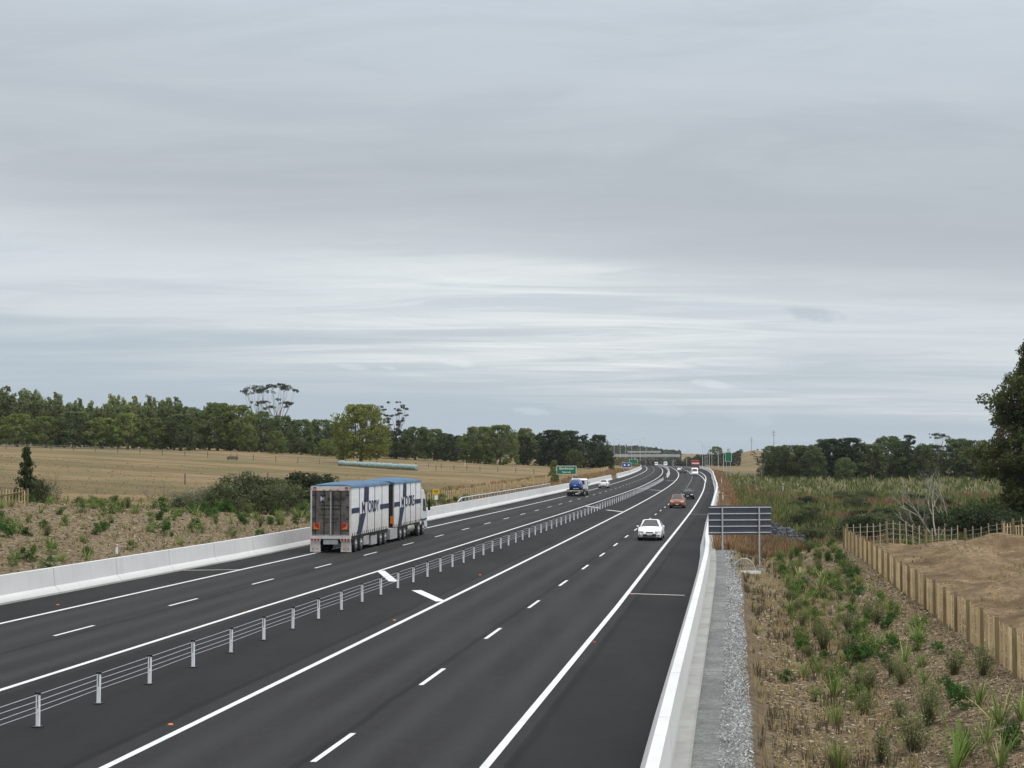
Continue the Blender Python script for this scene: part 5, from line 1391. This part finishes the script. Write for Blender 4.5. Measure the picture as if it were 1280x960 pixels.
# the ones that can be told apart, nearest first
taken = []
NEAR = [('flax', 1149, 807, 1.15, 'upright green flax right below the tan paling fence, with a second tuft before it'), ('flax', 1130, 829, .85, 'small upright flax left of the round dark shrub near the fence'),
 ('leafy', 1149, 788, 1.0, 'leafy green tuft behind the upright flax, close to the fence'), ('flax', 1110, 806, .75, 'thin yellowish flax left of the upright flax below the fence'), ('flax', 1249, 907, 1.25, 'tall arching flax with bent blades near the right edge'),
 ('flax', 1194, 962, 1.3, 'broad green flax clump cut by the bottom edge of the photo'), ('flax', 1207, 947, 1.25, 'tall green flax just behind the clump at the bottom edge'), ('flax', 1233, 931, .9, 'slender green flax with pale drooping blades between two taller flaxes'),
 ('flax', 1250, 962, 1.1, 'yellow green flax at the bottom edge near the right corner'), ('flax', 1156, 858, .7, 'small yellow striped flax in front of the round dark shrub'), ('flax', 1224, 884, .95, 'flax with long brown blades right of the lumpy dark shrub'),
 ('flax', 1278, 902, 1.0, 'flax cut by the right edge of the photo'), ('sedge', 1044, 907, 1.1, 'dense dark green sedge tuft at the foot of the slope, lower middle'), ('sedge', 1005, 849, 1.1, 'bright green rounded sedge tuft among the brown stems'),
 ('hebe', 983, 855, .62, 'tiny dark shrub left of the bright rounded sedge'), ('hebe', 1068, 832, 1.15, 'largest dark green shrub in the middle of the right slope'), ('hebe', 1083, 828, 1.0, 'dark green shrub joined to the right of the largest one'), ('hebe', 1102, 830, .6, 'flat low dark shrub right of the largest dark shrub'),
 ('hebe', 1172, 820, .72, 'neat round dark shrub alone on the mulch near the fence'), ('hebe', 1113, 788, 1.0, 'dark green shrub left of the leafy tuft close to the fence'), ('hebe', 1184, 874, .8, 'upper part of the lumpy dark shrub pair near the right edge'), ('hebe', 1196, 887, .9, 'lower part of the lumpy dark shrub pair near the right edge'),
 ('hebe', 1265, 942, .95, 'round dark shrub in the bottom right corner'), ('hebe', 1031, 829, .7, 'dark shrub at the base of a grey wispy shrub, left of the largest dark shrub'), ('leafy', 1050, 860, 1.1, 'leafy mid green shrub below the largest dark shrub'), ('wisp', 1193, 844, 1.0, 'rounded feathery green shrub right of the neat round dark shrub'),
 ('wisp', 1228, 849, 1.05, 'olive wispy shrub next to the paling fence near the right edge'), ('wisp', 1161, 908, 1.3, 'big feathery light green shrub in the lower right'), ('wisp', 1140, 940, 1.35, 'big grey olive wispy shrub in front of the feathery light green one'), ('wisp', 1086, 868, 1.1, 'grey green wispy shrub below the flat low dark shrub'),
 ('wisp', 1081, 896, .9, 'small grey wispy shrub left of the big feathery ones'), ('wisp', 1100, 956, 1.0, 'wispy light green shrub at the bottom edge, left of the big flax clump'), ('wisp', 1114, 848, .9, 'olive wispy shrub right of the grey green one'), ('sedge', 1049, 963, 1.2, 'pale green grass tuft at the bottom edge among dry straw'), ('wisp', 1125, 897, .7, 'thin brownish wispy shrub between the feathery shrubs'),
 ('hebe', 980, 722, 1.05, 'dark green shrub nearest to the culvert screen'), ('hebe', 1006, 763, .7, 'small dark shrub leaning over bare mulch, right of the culvert screen'), ('leafy', 1014, 756, 1.0, 'bushy green shrub right of the small leaning dark shrub'), ('hebe', 1064, 728, .7, 'flat dark shrub high on the slope near the far fence posts'),
 ('hebe', 1076, 746, .65, 'flat dark shrub below the fence, half way along it'), ('leafy', 1041, 734, 1.1, 'green shrub left of the flat dark shrub high on the slope'), ('leafy', 992, 750, 1.1, 'tall leafy shrub below the shrub nearest to the culvert'), ('leafy', 1017, 780, 1.0, 'leafy shrub in the middle of the slope over bare mulch'), ('hebe', 1066, 806, .8, 'dark shrub above the largest dark shrub on the slope'),
 ('sedge', 1064, 765, 1.15, 'bright yellow green sedge in the middle of the slope'), ('sedge', 1031, 760, 1.0, 'pale arching sedge right of the bushy green shrub'), ('sedge', 1002, 730, 1.0, 'pale sedge above the tall leafy shrub'), ('sedge', 1050, 778, .9, 'low sedge below the bright yellow green one'), ('wisp', 1030, 814, 1.1, 'grey wispy shrub standing over a dark one on the middle slope'), ('wisp', 1060, 790, 1.1, 'grey green wispy shrub in the middle of the slope')]
for k, px, py, s_, lab in NEAR:
    q = at(px, py); taken.append((q.x, q.y)); plant(k, q, s_ * .88, lab)
random.seed(5)
cnt = 0
while cnt < 165:
    y = 38 + 66 * random.random() ** .8; d = random.uniform(14.0, 17.5); x = float(R1x(y)) + d
    if y > 97: d = random.uniform(12.5, 20); x = float(R1x(y)) + d
    if any((x - a) ** 2 + (y - b_) ** 2 < (.5 + .004 * y) ** 2 for a, b_ in taken): continue
    if y < 60 and random.random() < .55: continue
    if d > 17.6 and random.random() < .6: continue
    taken.append((x, y)); cnt += 1
    k = random.choice(('hebe', 'wisp', 'leafy', 'leafy', 'sedge', 'sedge', 'flax', 'wisp'))
    plant(k, Vector((x, y, gz(x, y))), random.uniform(.5, .98), {'hebe': 'dark green planted shrub on the right mulch slope below the paling fence', 'wisp': 'grey olive wispy planted shrub on the right mulch slope below the paling fence', 'leafy': 'leafy mid green planted shrub on the right mulch slope below the paling fence', 'sedge': 'yellow green planted sedge on the right mulch slope below the paling fence', 'flax': 'young planted flax on the right mulch slope below the paling fence'}[k], WORD[k] + 's on the right slope')
taken = []; cnt = 0
for k, px, py, s_, lab in (('leafy', 18, 667, 1.1, 'bright green leafy plant, left one of the cluster near the left edge'), ('leafy', 8, 664, 1.2, 'bright green tall plant at the very left edge of the bank'), ('hebe', 31, 671, .8, 'dark round shrub right of the bright green cluster at the left'), ('hebe', 54, 661, .8, 'dark shrub alone high on the left bank'), ('sedge', 2, 636, 1.0, 'green tuft under the weathered fence at the left edge'), ('hebe', 28, 702, .8, 'dark shrub just above the barrier, left one of three'), ('leafy', 42, 702, 1.1, 'leafy shrub just above the barrier, middle one of three'), ('sedge', 76, 702, 1.0, 'green tuft above the barrier left of the white marker peg'), ('hebe', 110, 697, .8, 'dark shrub above the barrier close left of the white marker peg'), ('hebe', 325, 672, .9, 'dark shrub just above the barrier, nearest to the trailer')):
    q = at(px, py); taken.append((q.x, q.y)); plant(k, q, s_, lab)
LL = {'hebe': 'small dark green planted shrub on the left mulch bank behind the barrier', 'leafy': 'small leafy green planted shrub on the left mulch bank behind the barrier', 'sedge': 'small green planted sedge on the left mulch bank behind the barrier', 'wisp': 'small grey olive wispy planted shrub on the left mulch bank behind the barrier', 'flax': 'small young planted flax on the left mulch bank behind the barrier'}
while cnt < 330:
    y = 58 + 105 * random.random() ** .8; D = random.uniform(.9, 21) if y < 110 else random.uniform(.9, 14)
    x = float(lx('LB', y)) - .25 - D
    if any((x - a) ** 2 + (y - b_) ** 2 < .3 for a, b_ in taken): continue
    if D > 12 and y < 90 and random.random() < .75: continue
    taken.append((x, y)); cnt += 1; k = random.choice(('hebe', 'hebe', 'leafy', 'leafy', 'sedge', 'wisp', 'flax'))
    plant(k, Vector((x, y, gz(x, y))), random.uniform(.62, 1.1) * (1 + (y > 110) * .3), LL[k], WORD[k] + 's on the left bank')

# ------------------------------------------------------------------ grasses nobody could count
def grass(name, XY, h, w, cols, nb, label, lean=.35, sd_=3, k3=.25):
    """tufts of narrow three-cornered blades; XY (n,2), h (n,), cols (n,3)"""
    r = np.random.default_rng(sd_); n = len(XY); Z = hgt(XY[:, 0], XY[:, 1])
    B = np.repeat(np.stack([XY[:, 0], XY[:, 1], Z - .04], -1), nb, 0); H = np.repeat(h, nb) * r.uniform(.45, 1.1, n * nb); W = np.repeat(w, nb) * r.uniform(.6, 1.3, n * nb)
    a = r.uniform(0, 6.283, n * nb); sp = np.repeat(h, nb) * .22 * r.uniform(0, 1, n * nb)
    B[:, 0] += np.cos(a) * sp; B[:, 1] += np.sin(a) * sp
    le = lean * r.uniform(.1, 1.2, n * nb) * H
    T = B + np.stack([np.cos(a) * le, np.sin(a) * le, H], -1)
    b2 = r.uniform(0, 6.283, n * nb); s_ = np.stack([np.cos(b2), np.sin(b2), 0 * b2], -1) * W[:, None]
    Mid = B * .45 + T * .55; Mid[:, 2] += H * .08
    V = np.stack([B - s_ * .7, B + s_ * .7, Mid + s_, T, Mid - s_], 1)
    c = np.repeat(cols, nb, 0) * r.uniform(1 - k3, 1 + k3, (n * nb, 1))
    o = link(name, quads(name, V, c)); return tag(o, label, None, None, 'stuff')
r = np.random.default_rng(4)
# brown stems and straw in the swale by the gravel
n = 1250; y = 26 + 70 * r.uniform(0, 1, n) ** 1.25; d = OFF['RB'](y) + .25 + r.uniform(1.75, 5.0, n) - .5 * (y > 75)
XY = np.stack([R1x(y) + d, y], -1); m_ = r.uniform(0, 1, (n, 1)); pt = (bumps(XY[:, 0], XY[:, 1], 1.4) > .1)[:, None]
col = np.where(pt & (m_ < .75), np.array((.09, .07, .045)), np.array((.36, .285, .15))); col = np.where(m_ > .93, np.array((.13, .15, .05)), col)
grass('dead_reeds', XY, np.where(pt[:, 0], .42, .28) * r.uniform(.6, 1.2, n), .005 + .0001 * y, col, 8, 'brown dead stems and dry grass in the swale beside the gravel', .25)
# straw among the shrubs on both banks
n = 1700; y = r.uniform(28, 100, n); d = OFF['RB'](y) + r.uniform(4.2, 9.2, n); XY = np.stack([R1x(y) + d, y], -1)
grass('dry_grass', XY, r.uniform(.1, .28, n), .006 + .0001 * y, vary((.30, .235, .14), n, .3, r), 6, 'thin dry grass and straw among the shrubs on the right slope', .5)
n = 3600; y = r.uniform(52, 170, n); D = r.uniform(.4, 24, n); XY = np.stack([lx('LB', y) - D, y], -1); m_ = r.uniform(0, 1, (n, 1))
grass('dry_grass', XY, r.uniform(.12, .34, n), .008 + .00009 * y, np.where(m_ < .62, np.array((.12, .155, .045)), np.array((.26, .20, .11))), 6, 'low weeds and dry grass scattered over the left mulch bank', .5)
# bark chips lying on the planted slope and clods on the bare clay
def chips(name, XY, size, cols, label):
    n = len(XY); Cn = np.stack([XY[:, 0], XY[:, 1], hgt(XY[:, 0], XY[:, 1]) + .02], -1)
    V = leaves(Cn, 1.0, 2.2, None, r, .38); V = Cn[:, None] + (V - Cn[:, None]) * size[:, None, None]
    return tag(link(name, quads(name, V, cols * (1 + r.uniform(-.3, .3, (n, 1))))), label, None, None, 'stuff')
n = 24000; v = r.uniform(0, 1, n); y = 1 / (1 / 27 - v * (1 / 27 - 1 / 75)); e_ = r.uniform(2.0, 9.2, n); XY = np.stack([R1x(y) + OFF['RB'](y) + .25 + e_, y], -1); m_ = r.uniform(0, 1, (n, 1))
chips('bark_chips', XY, .018 + .0011 * y * r.uniform(.5, 1.2, n), np.where(m_ < .55, np.array((.075, .056, .036)), np.where(m_ < .9, np.array((.30, .232, .145)), np.array((.42, .345, .25)))), 'loose bark chips on the planted right slope')
n = 9000; v = r.uniform(0, 1, n); y = 1 / (1 / 55 - v * (1 / 55 - 1 / 150)); D = r.uniform(.5, 18, n); XY = np.stack([lx('LB', y) - .5 - D, y], -1); m_ = r.uniform(0, 1, (n, 1))
chips('bark_chips', XY, .02 + .0011 * y * r.uniform(.5, 1.2, n), np.where(m_ < .55, np.array((.075, .056, .036)), np.where(m_ < .92, np.array((.30, .232, .145)), np.array((.41, .335, .24)))), 'loose bark chips on the left mulch bank')
n = 9000; v = r.uniform(0, 1, n); y = 1 / (1 / 38 - v * (1 / 38 - 1 / 95)); e_ = r.uniform(9.4, 32, n); XY = np.stack([R1x(y) + OFF['RB'](y) + .25 + e_, y], -1); m_ = r.uniform(0, 1, (n, 1))
XY = XY[(bumps(XY[:, 0], XY[:, 1], .8) > -.2)]; n = len(XY); m_ = m_[:n]; y = XY[:, 1]
chips('clay_clods', XY, .015 + .0014 * y * r.uniform(.1, 1, n) ** 2.5, np.where(m_ < .6, np.array((.10, .07, .045)), np.array((.36, .28, .185))), 'clods and straw scattered over the bare clay of the building site')
n = 3200; y = r.uniform(36, 96, n); e_ = r.uniform(9.5, 28, n); XY = np.stack([R1x(y) + OFF['RB'](y) + .25 + e_, y], -1); XY = XY[bumps(XY[:, 0], XY[:, 1], .6) > .15]; n = len(XY); y = XY[:, 1]
grass('dry_grass', XY, r.uniform(.08, .32, n), .006 + .0001 * y, vary((.26, .22, .11), n, .25, r), 6, 'sparse straw on the bare clay of the building site', .6)
n = 15000; v = r.uniform(0, 1, n); y = 1 / (1 / 27 - v * (1 / 27 - 1 / 100)); e_ = .45 + 1.15 * r.uniform(0, 1, n) ** .55; y = y[e_ > .95 + .5 * bumps(y, e_ * 0, .9) + .15 * bumps(y, y, 3.1)]; e_ = np.resize(e_[e_ > .9], len(y)); n = len(y); XY = np.stack([R1x(y) + OFF['RB'](y) + .25 + e_, y], -1); m_ = r.uniform(0, 1, (n, 1))
chips('gravel_chips', XY, .012 + .0009 * y * r.uniform(.3, 1.1, n), np.where(m_ < .45, np.array((.16, .163, .165)), np.where(m_ < .85, np.array((.33, .335, .33)), np.array((.5, .5, .49)))), 'loose grey and white stone chips on the gravel strip beside the barrier')
# grass round the foot of the bales
n = 260; f = r.uniform(0, 1, n); XY = np.stack([p0.x + (p1.x - p0.x) * f + r.normal(size=n) * .2, p0.y + (p1.y - p0.y) * f - .75 + r.normal(size=n) * .3], -1)
grass('dry_grass', XY, r.uniform(.15, .45, n), np.full(n, .05), vary((.20, .165, .085), n, .3, r), 5, 'rough grass along the foot of the pale green bales', .4)
# wetland
n = 26000; v = r.uniform(0, 1, n); y = 1 / (1 / 98 - v * (1 / 98 - 1 / 430)); d = OFF['RB'](y) + 3.0 + r.uniform(0, 1, n) ** 1.15 * (20 + .36 * y)
y = y + np.maximum(0, d - 20) * .12; XY = np.stack([R1x(y) + d, y], -1)
z1 = bumps(XY[:, 0] * .8, XY[:, 1] * .35, .22); z2 = bumps(XY[:, 0] + 40, XY[:, 1] * .5, .11); m_ = r.uniform(0, 1, (n, 1))
col = np.where(m_ < .5, np.array((.085, .11, .035)), np.array((.155, .165, .062)))
col = np.where(((z1 > .28) & (y < 260))[:, None] & (m_ < .75), np.array((.19, .115, .075)), col)
col = np.where(((z2 > .2) & (y < 200))[:, None] & (m_ < .6), np.array((.065, .068, .042)), col)
col = np.where((y > 255)[:, None] & (m_ > .62), np.array((.27, .25, .13)), col)
col = np.where((y > 255)[:, None] & (m_ > .96), np.array((.40, .365, .27)), col)
keep = ~((np.abs(XY[:, 0] - 20.5) < 3.0) & (np.abs(XY[:, 1] - 120) < 7))
XY, y, col, m_ = XY[keep], y[keep], col[keep], m_[keep]; n = len(y)
grass('wetland_plants', XY, (.45 + .0028 * y) * r.uniform(.45, 1.25, n), .016 + .00026 * y, col, 6, 'dense green and brown wetland plants between the motorway and the right wood', .45)
# verge grass behind the far right barrier
n = 5200; y = 96 + 420 * r.uniform(0, 1, n) ** 1.6; d = OFF['RB'](y) + .5 + r.uniform(0, 6, n); XY = np.stack([R1x(y) + d, y], -1); m_ = r.uniform(0, 1, (n, 1))
col = np.where(m_ < .5, np.array((.25, .175, .10)), np.array((.19, .105, .058)))
grass('verge_grass', XY, r.uniform(.3, .8, n), .012 + .00016 * y, col, 6, 'dry rusty grass on the verge behind the far right barrier', .4)
# paddock grass tufts
n = 4500; v = r.uniform(0, 1, n); y = 1 / (1 / 92 - v * (1 / 92 - 1 / 240)); D = 14 + r.uniform(0, 1, n) * (20 + .35 * y); x = lx('LB', y) - D
XY = np.stack([x, y], -1); ok = (y > 150) | (D > 20); XY = XY[ok]; y = y[ok]; n = len(y); m_ = r.uniform(0, 1, (n, 1))
col = np.where(m_ < .78, np.array((.29, .225, .135)), np.array((.20, .18, .09))); 
grass('paddock_grass', XY, r.uniform(.08, .2, n) * (.8 + .001 * y), .012 + .00018 * y, col, 5, 'short dry grass tufts over the left paddock', .6)
n = 3000; y = r.uniform(145, 470, n); D = r.uniform(.3, 7, n) ** 1.2; XY = np.stack([lx('LB', y) - .4 - D, y], -1); m_ = r.uniform(0, 1, (n, 1))
col = np.where(m_ < .7, np.array((.25, .165, .085)), np.array((.16, .12, .06)))
grass('dry_grass', XY, r.uniform(.25, .65, n), .014 + .00016 * y, col, 6, 'tall dry grass along the back of the far left barrier', .4)
# far woods that read as one mass
def wood(name, n, fx, fy, size, col, label, hmax):
    y = fy(n); px = fx(n, y); x = (px - 640) / F * y; z = hgt(x, y); g = bumps(x, y, .02) + .6 * bumps(x, y, .06)
    hh = hmax * np.clip(.55 + .35 * g, .1, 1.2) * r.uniform(.1, 1, n)
    Cn = np.stack([x, y, z + hh], -1); V = leaves(Cn, size, .9, None, r, .8); return tag(link(name, quads(name, V, vary(col, n, .3, r))), label, None, None, 'stuff')
wood('far_wood', 26000, lambda n, y: r.uniform(540, 850, n), lambda n: r.uniform(1250, 2250, n), 2.3, (.065, .075, .045), 'far wooded hills closing the view beyond the overbridge', 8)
wood('far_scrub', 9000, lambda n, y: r.uniform(845, 925, n), lambda n: r.uniform(840, 1000, n), .8, (.05, .05, .03), 'dark scrub on the bank right of the far overbridge', 3.5)
wood('far_scrub', 7000, lambda n, y: r.uniform(740, 800, n), lambda n: r.uniform(560, 900, n), .55, (.09, .08, .04), 'low scrub left of the far bend below the lamp poles', 3.0)

# ------------------------------------------------------------------ sky, sun, camera
W = bpy.data.worlds.new('World'); S.world = W; W.use_nodes = True
nt = W.node_tree; nt.nodes.clear(); t = NT(nt)
SUN_EL, SUN_AZ = R(70), R(125)
out = nt.nodes.new('ShaderNodeOutputWorld')
sky = t.n('ShaderNodeTexSky', sky_type='NISHITA', sun_disc=False); sky.sun_elevation = SUN_EL; sky.sun_rotation = SUN_AZ; sky.dust_density = 2.0
bg1 = t.n('ShaderNodeBackground'); t.l(sky.outputs[0], bg1.inputs[0]); bg1.inputs[1].default_value = .08
tc = t.n('ShaderNodeTexCoord').outputs['Generated']
sp = t.n('ShaderNodeSeparateXYZ'); t.l(tc, sp.inputs[0]); dx, dy, dz = sp.outputs
el = t.math('MAXIMUM', dz, 0.0)
# the cloud sheet seen in perspective
den = t.math('ADD', el, .055)
cx = t.math('DIVIDE', dx, den); cy = t.math('DIVIDE', dy, den)
cm = t.n('ShaderNodeCombineXYZ'); t.l(cx, cm.inputs[0]); t.l(cy, cm.inputs[1])
pl_ = t.mapping(cm.outputs[0], (.40, 1.1, 1), (0, 0, .12))
n1 = t.noise(pl_, .55, 6, .52, .4); n2 = t.noise(t.mapping(cm.outputs[0], (.62, 1.9, 1), (0, 0, .17), (3, 5, 0)), 1.0, 8, .64, .9); n3 = t.noise(t.mapping(cm.outputs[0], (.16, .5, 1), (0, 0, .05), (9, 2, 0)), .5, 3, .5)
# height of the layers wobbles with the noise and tilts a little
slope = t.math('MULTIPLY_ADD', t.math('DIVIDE', dx, t.math('MAXIMUM', dy, .2)), .080, .007)
e2 = t.math('ADD', t.math('ADD', el, slope), t.math('MULTIPLY', t.math('SUBTRACT', n1, .5), .10))
e2 = t.math('ADD', e2, t.math('MULTIPLY', t.math('SUBTRACT', n2, .5), .035))
base = t.ramp(e2, [(0, (.41, .485, .57)), (.035, (.425, .50, .58)), (.058, (.475, .543, .61)), (.078, (.56, .615, .67)), (.10, (.57, .63, .69)), (.118, (.56, .62, .675)), (.130, (.53, .58, .632)), (.148, (.46, .499, .552)), (.175, (.428, .468, .522)), (.23, (.456, .507, .566)), (.29, (.52, .585, .665)), (.42, (.85, .91, .98)), (1, (1.95, 2.0, 2.05))])
# bright streaks in the band, strongest ahead
az = t.math('SUBTRACT', t.math('DIVIDE', dx, t.math('MAXIMUM', dy, .2)), .03)
glow = t.math('MULTIPLY', t.math('POWER', 2.718, t.math('MULTIPLY', t.math('MULTIPLY', az, az), -42.0)), t.math('MULTIPLY', t.rng(e2, .05, .085), t.rng(e2, .15, .115)))
st = t.rng(n2, .40, .64)
base = t.mix(t.math('MULTIPLY', t.math('MULTIPLY', st, t.math('ADD', .17, t.math('MULTIPLY', glow, .68))), t.math('MULTIPLY', t.rng(e2, .03, .07), t.rng(e2, .165, .125))), base, (.82, .84, .86))
base = t.mix(t.math('MULTIPLY', t.rng(n2, .5, .30), t.math('MULTIPLY', t.rng(el, .02, .06), .22)), base, (.42, .475, .53))
n4 = t.noise(t.mapping(cm.outputs[0], (.8, 1.5, 1), (0, 0, .3), (1, 7, 0)), 1.3, 7, .62, .8)
base = t.mix(t.math('MULTIPLY', t.rng(n4, .46, .66), t.math('MULTIPLY', t.rng(el, .13, .19), .30)), base, (.56, .615, .665))
base = t.mix(t.math('MULTIPLY', t.rng(n4, .5, .34), t.math('MULTIPLY', t.rng(el, .13, .19), .30)), base, (.37, .42, .47))
base = t.mix(t.math('MULTIPLY', t.rng(n3, .45, .72), t.math('MULTIPLY', t.rng(el, .14, .2), .45)), base, (.53, .59, .66))
base = t.mix(t.math('MULTIPLY', t.rng(n3, .5, .3), t.math('MULTIPLY', t.rng(el, .14, .2), .35)), base, (.41, .465, .52))
# a few small low clouds
def puff(px, py, wx, wy, col, amt):
    global base
    a, b_, c_ = ray(px, py); ux = a / b_; uz = c_ / b_
    p_ = t.math('DIVIDE', dx, t.math('MAXIMUM', dy, .2)); q_ = t.math('DIVIDE', dz, t.math('MAXIMUM', dy, .2))
    fl = t.noise(t.mapping(tc, (90, 90, 200)), 1.0, 5, .6)
    A_ = t.math('DIVIDE', t.math('SUBTRACT', p_, ux), wx / F); B_ = t.math('DIVIDE', t.math('ADD', t.math('SUBTRACT', q_, uz), t.math('MULTIPLY', t.math('SUBTRACT', p_, ux), .12)), wy / F)
    rr = t.math('ADD', t.math('MULTIPLY', A_, A_), t.math('MULTIPLY', B_, B_))
    k = t.rng(t.math('ADD', rr, t.math('MULTIPLY', t.math('SUBTRACT', fl, .5), 2.2)), 1.0, .2)
    base = t.mix(t.math('MULTIPLY', t.math('MULTIPLY', k, amt), t.math('GREATER_THAN', dy, .2)), base, col)
puff(572, 453, 26, 6, (.70, .74, .79), .8); puff(890, 480, 32, 6, (.66, .71, .77), .7); puff(440, 459, 22, 4, (.60, .66, .72), .6); puff(664, 514, 26, 6, (.54, .61, .69), .6); puff(830, 512, 30, 9, (.54, .60, .68), .5); puff(1018, 392, 40, 11, (.42, .48, .55), .6); puff(487, 460, 12, 3, (.6, .66, .72), .6); puff(940, 520, 40, 12, (.52, .59, .67), .4)
base = t.mix(1.0, base, (1.0, .99, .96), 'MULTIPLY')
bg2 = t.n('ShaderNodeBackground'); t.l(base, bg2.inputs[0]); bg2.inputs[1].default_value = 1.16
mx = t.n('ShaderNodeMixShader'); mx.inputs[0].default_value = .93
t.l(bg1.outputs[0], mx.inputs[1]); t.l(bg2.outputs[0], mx.inputs[2]); t.l(mx.outputs[0], out.inputs[0])

sl = bpy.data.lights.new('sun', 'SUN'); sl.energy = 1.5; sl.angle = R(14); sl.color = (1, .96, .90)
so = bpy.data.objects.new('sun', sl); C.objects.link(so)
sd_ = Vector((math.sin(SUN_AZ) * math.cos(SUN_EL), math.cos(SUN_AZ) * math.cos(SUN_EL), math.sin(SUN_EL)))
so.rotation_euler = sd_.to_track_quat('Z', 'Y').to_euler(); so.location = (0, 0, 60)

cd = bpy.data.cameras.new('camera'); co = bpy.data.objects.new('camera', cd); C.objects.link(co)
cd.sensor_width = 36; cd.lens = 36 * F / 1280; cd.clip_start = .5; cd.clip_end = 9000
co.location = (0, 0, HC); co.rotation_euler = (R(90) + PITCH, 0, 0)
S.camera = co
S.view_settings.view_transform = 'Standard'; S.view_settings.look = 'None'; S.view_settings.exposure = 0; S.view_settings.gamma = 1; S.view_settings.use_curve_mapping = False
S.cycles.max_bounces = 6; S.cycles.diffuse_bounces = 3; S.cycles.glossy_bounces = 3; S.cycles.transparent_max_bounces = 6; S.cycles.use_denoising = True

# thin summer haze in the air
b = MB(); b.box((0, 1750, 21), (4800, 3900, 62))
hz = b.build('haze', None)
hm = bpy.data.materials.new('haze_air'); hm.use_nodes = True; hn = hm.node_tree; hn.nodes.clear()
ho = hn.nodes.new('ShaderNodeOutputMaterial'); hv = hn.nodes.new('ShaderNodeVolumePrincipled')
hv.inputs['Color'].default_value = (.86, .92, 1, 1); hv.inputs['Density'].default_value = .00005; hv.inputs['Anisotropy'].default_value = .2
hn.links.new(hv.outputs[0], ho.inputs['Volume']); hz.data.materials.clear(); hz.data.materials.append(hm)
tag(hz, 'thin pale haze in the air over the whole plain', None, None, 'stuff')
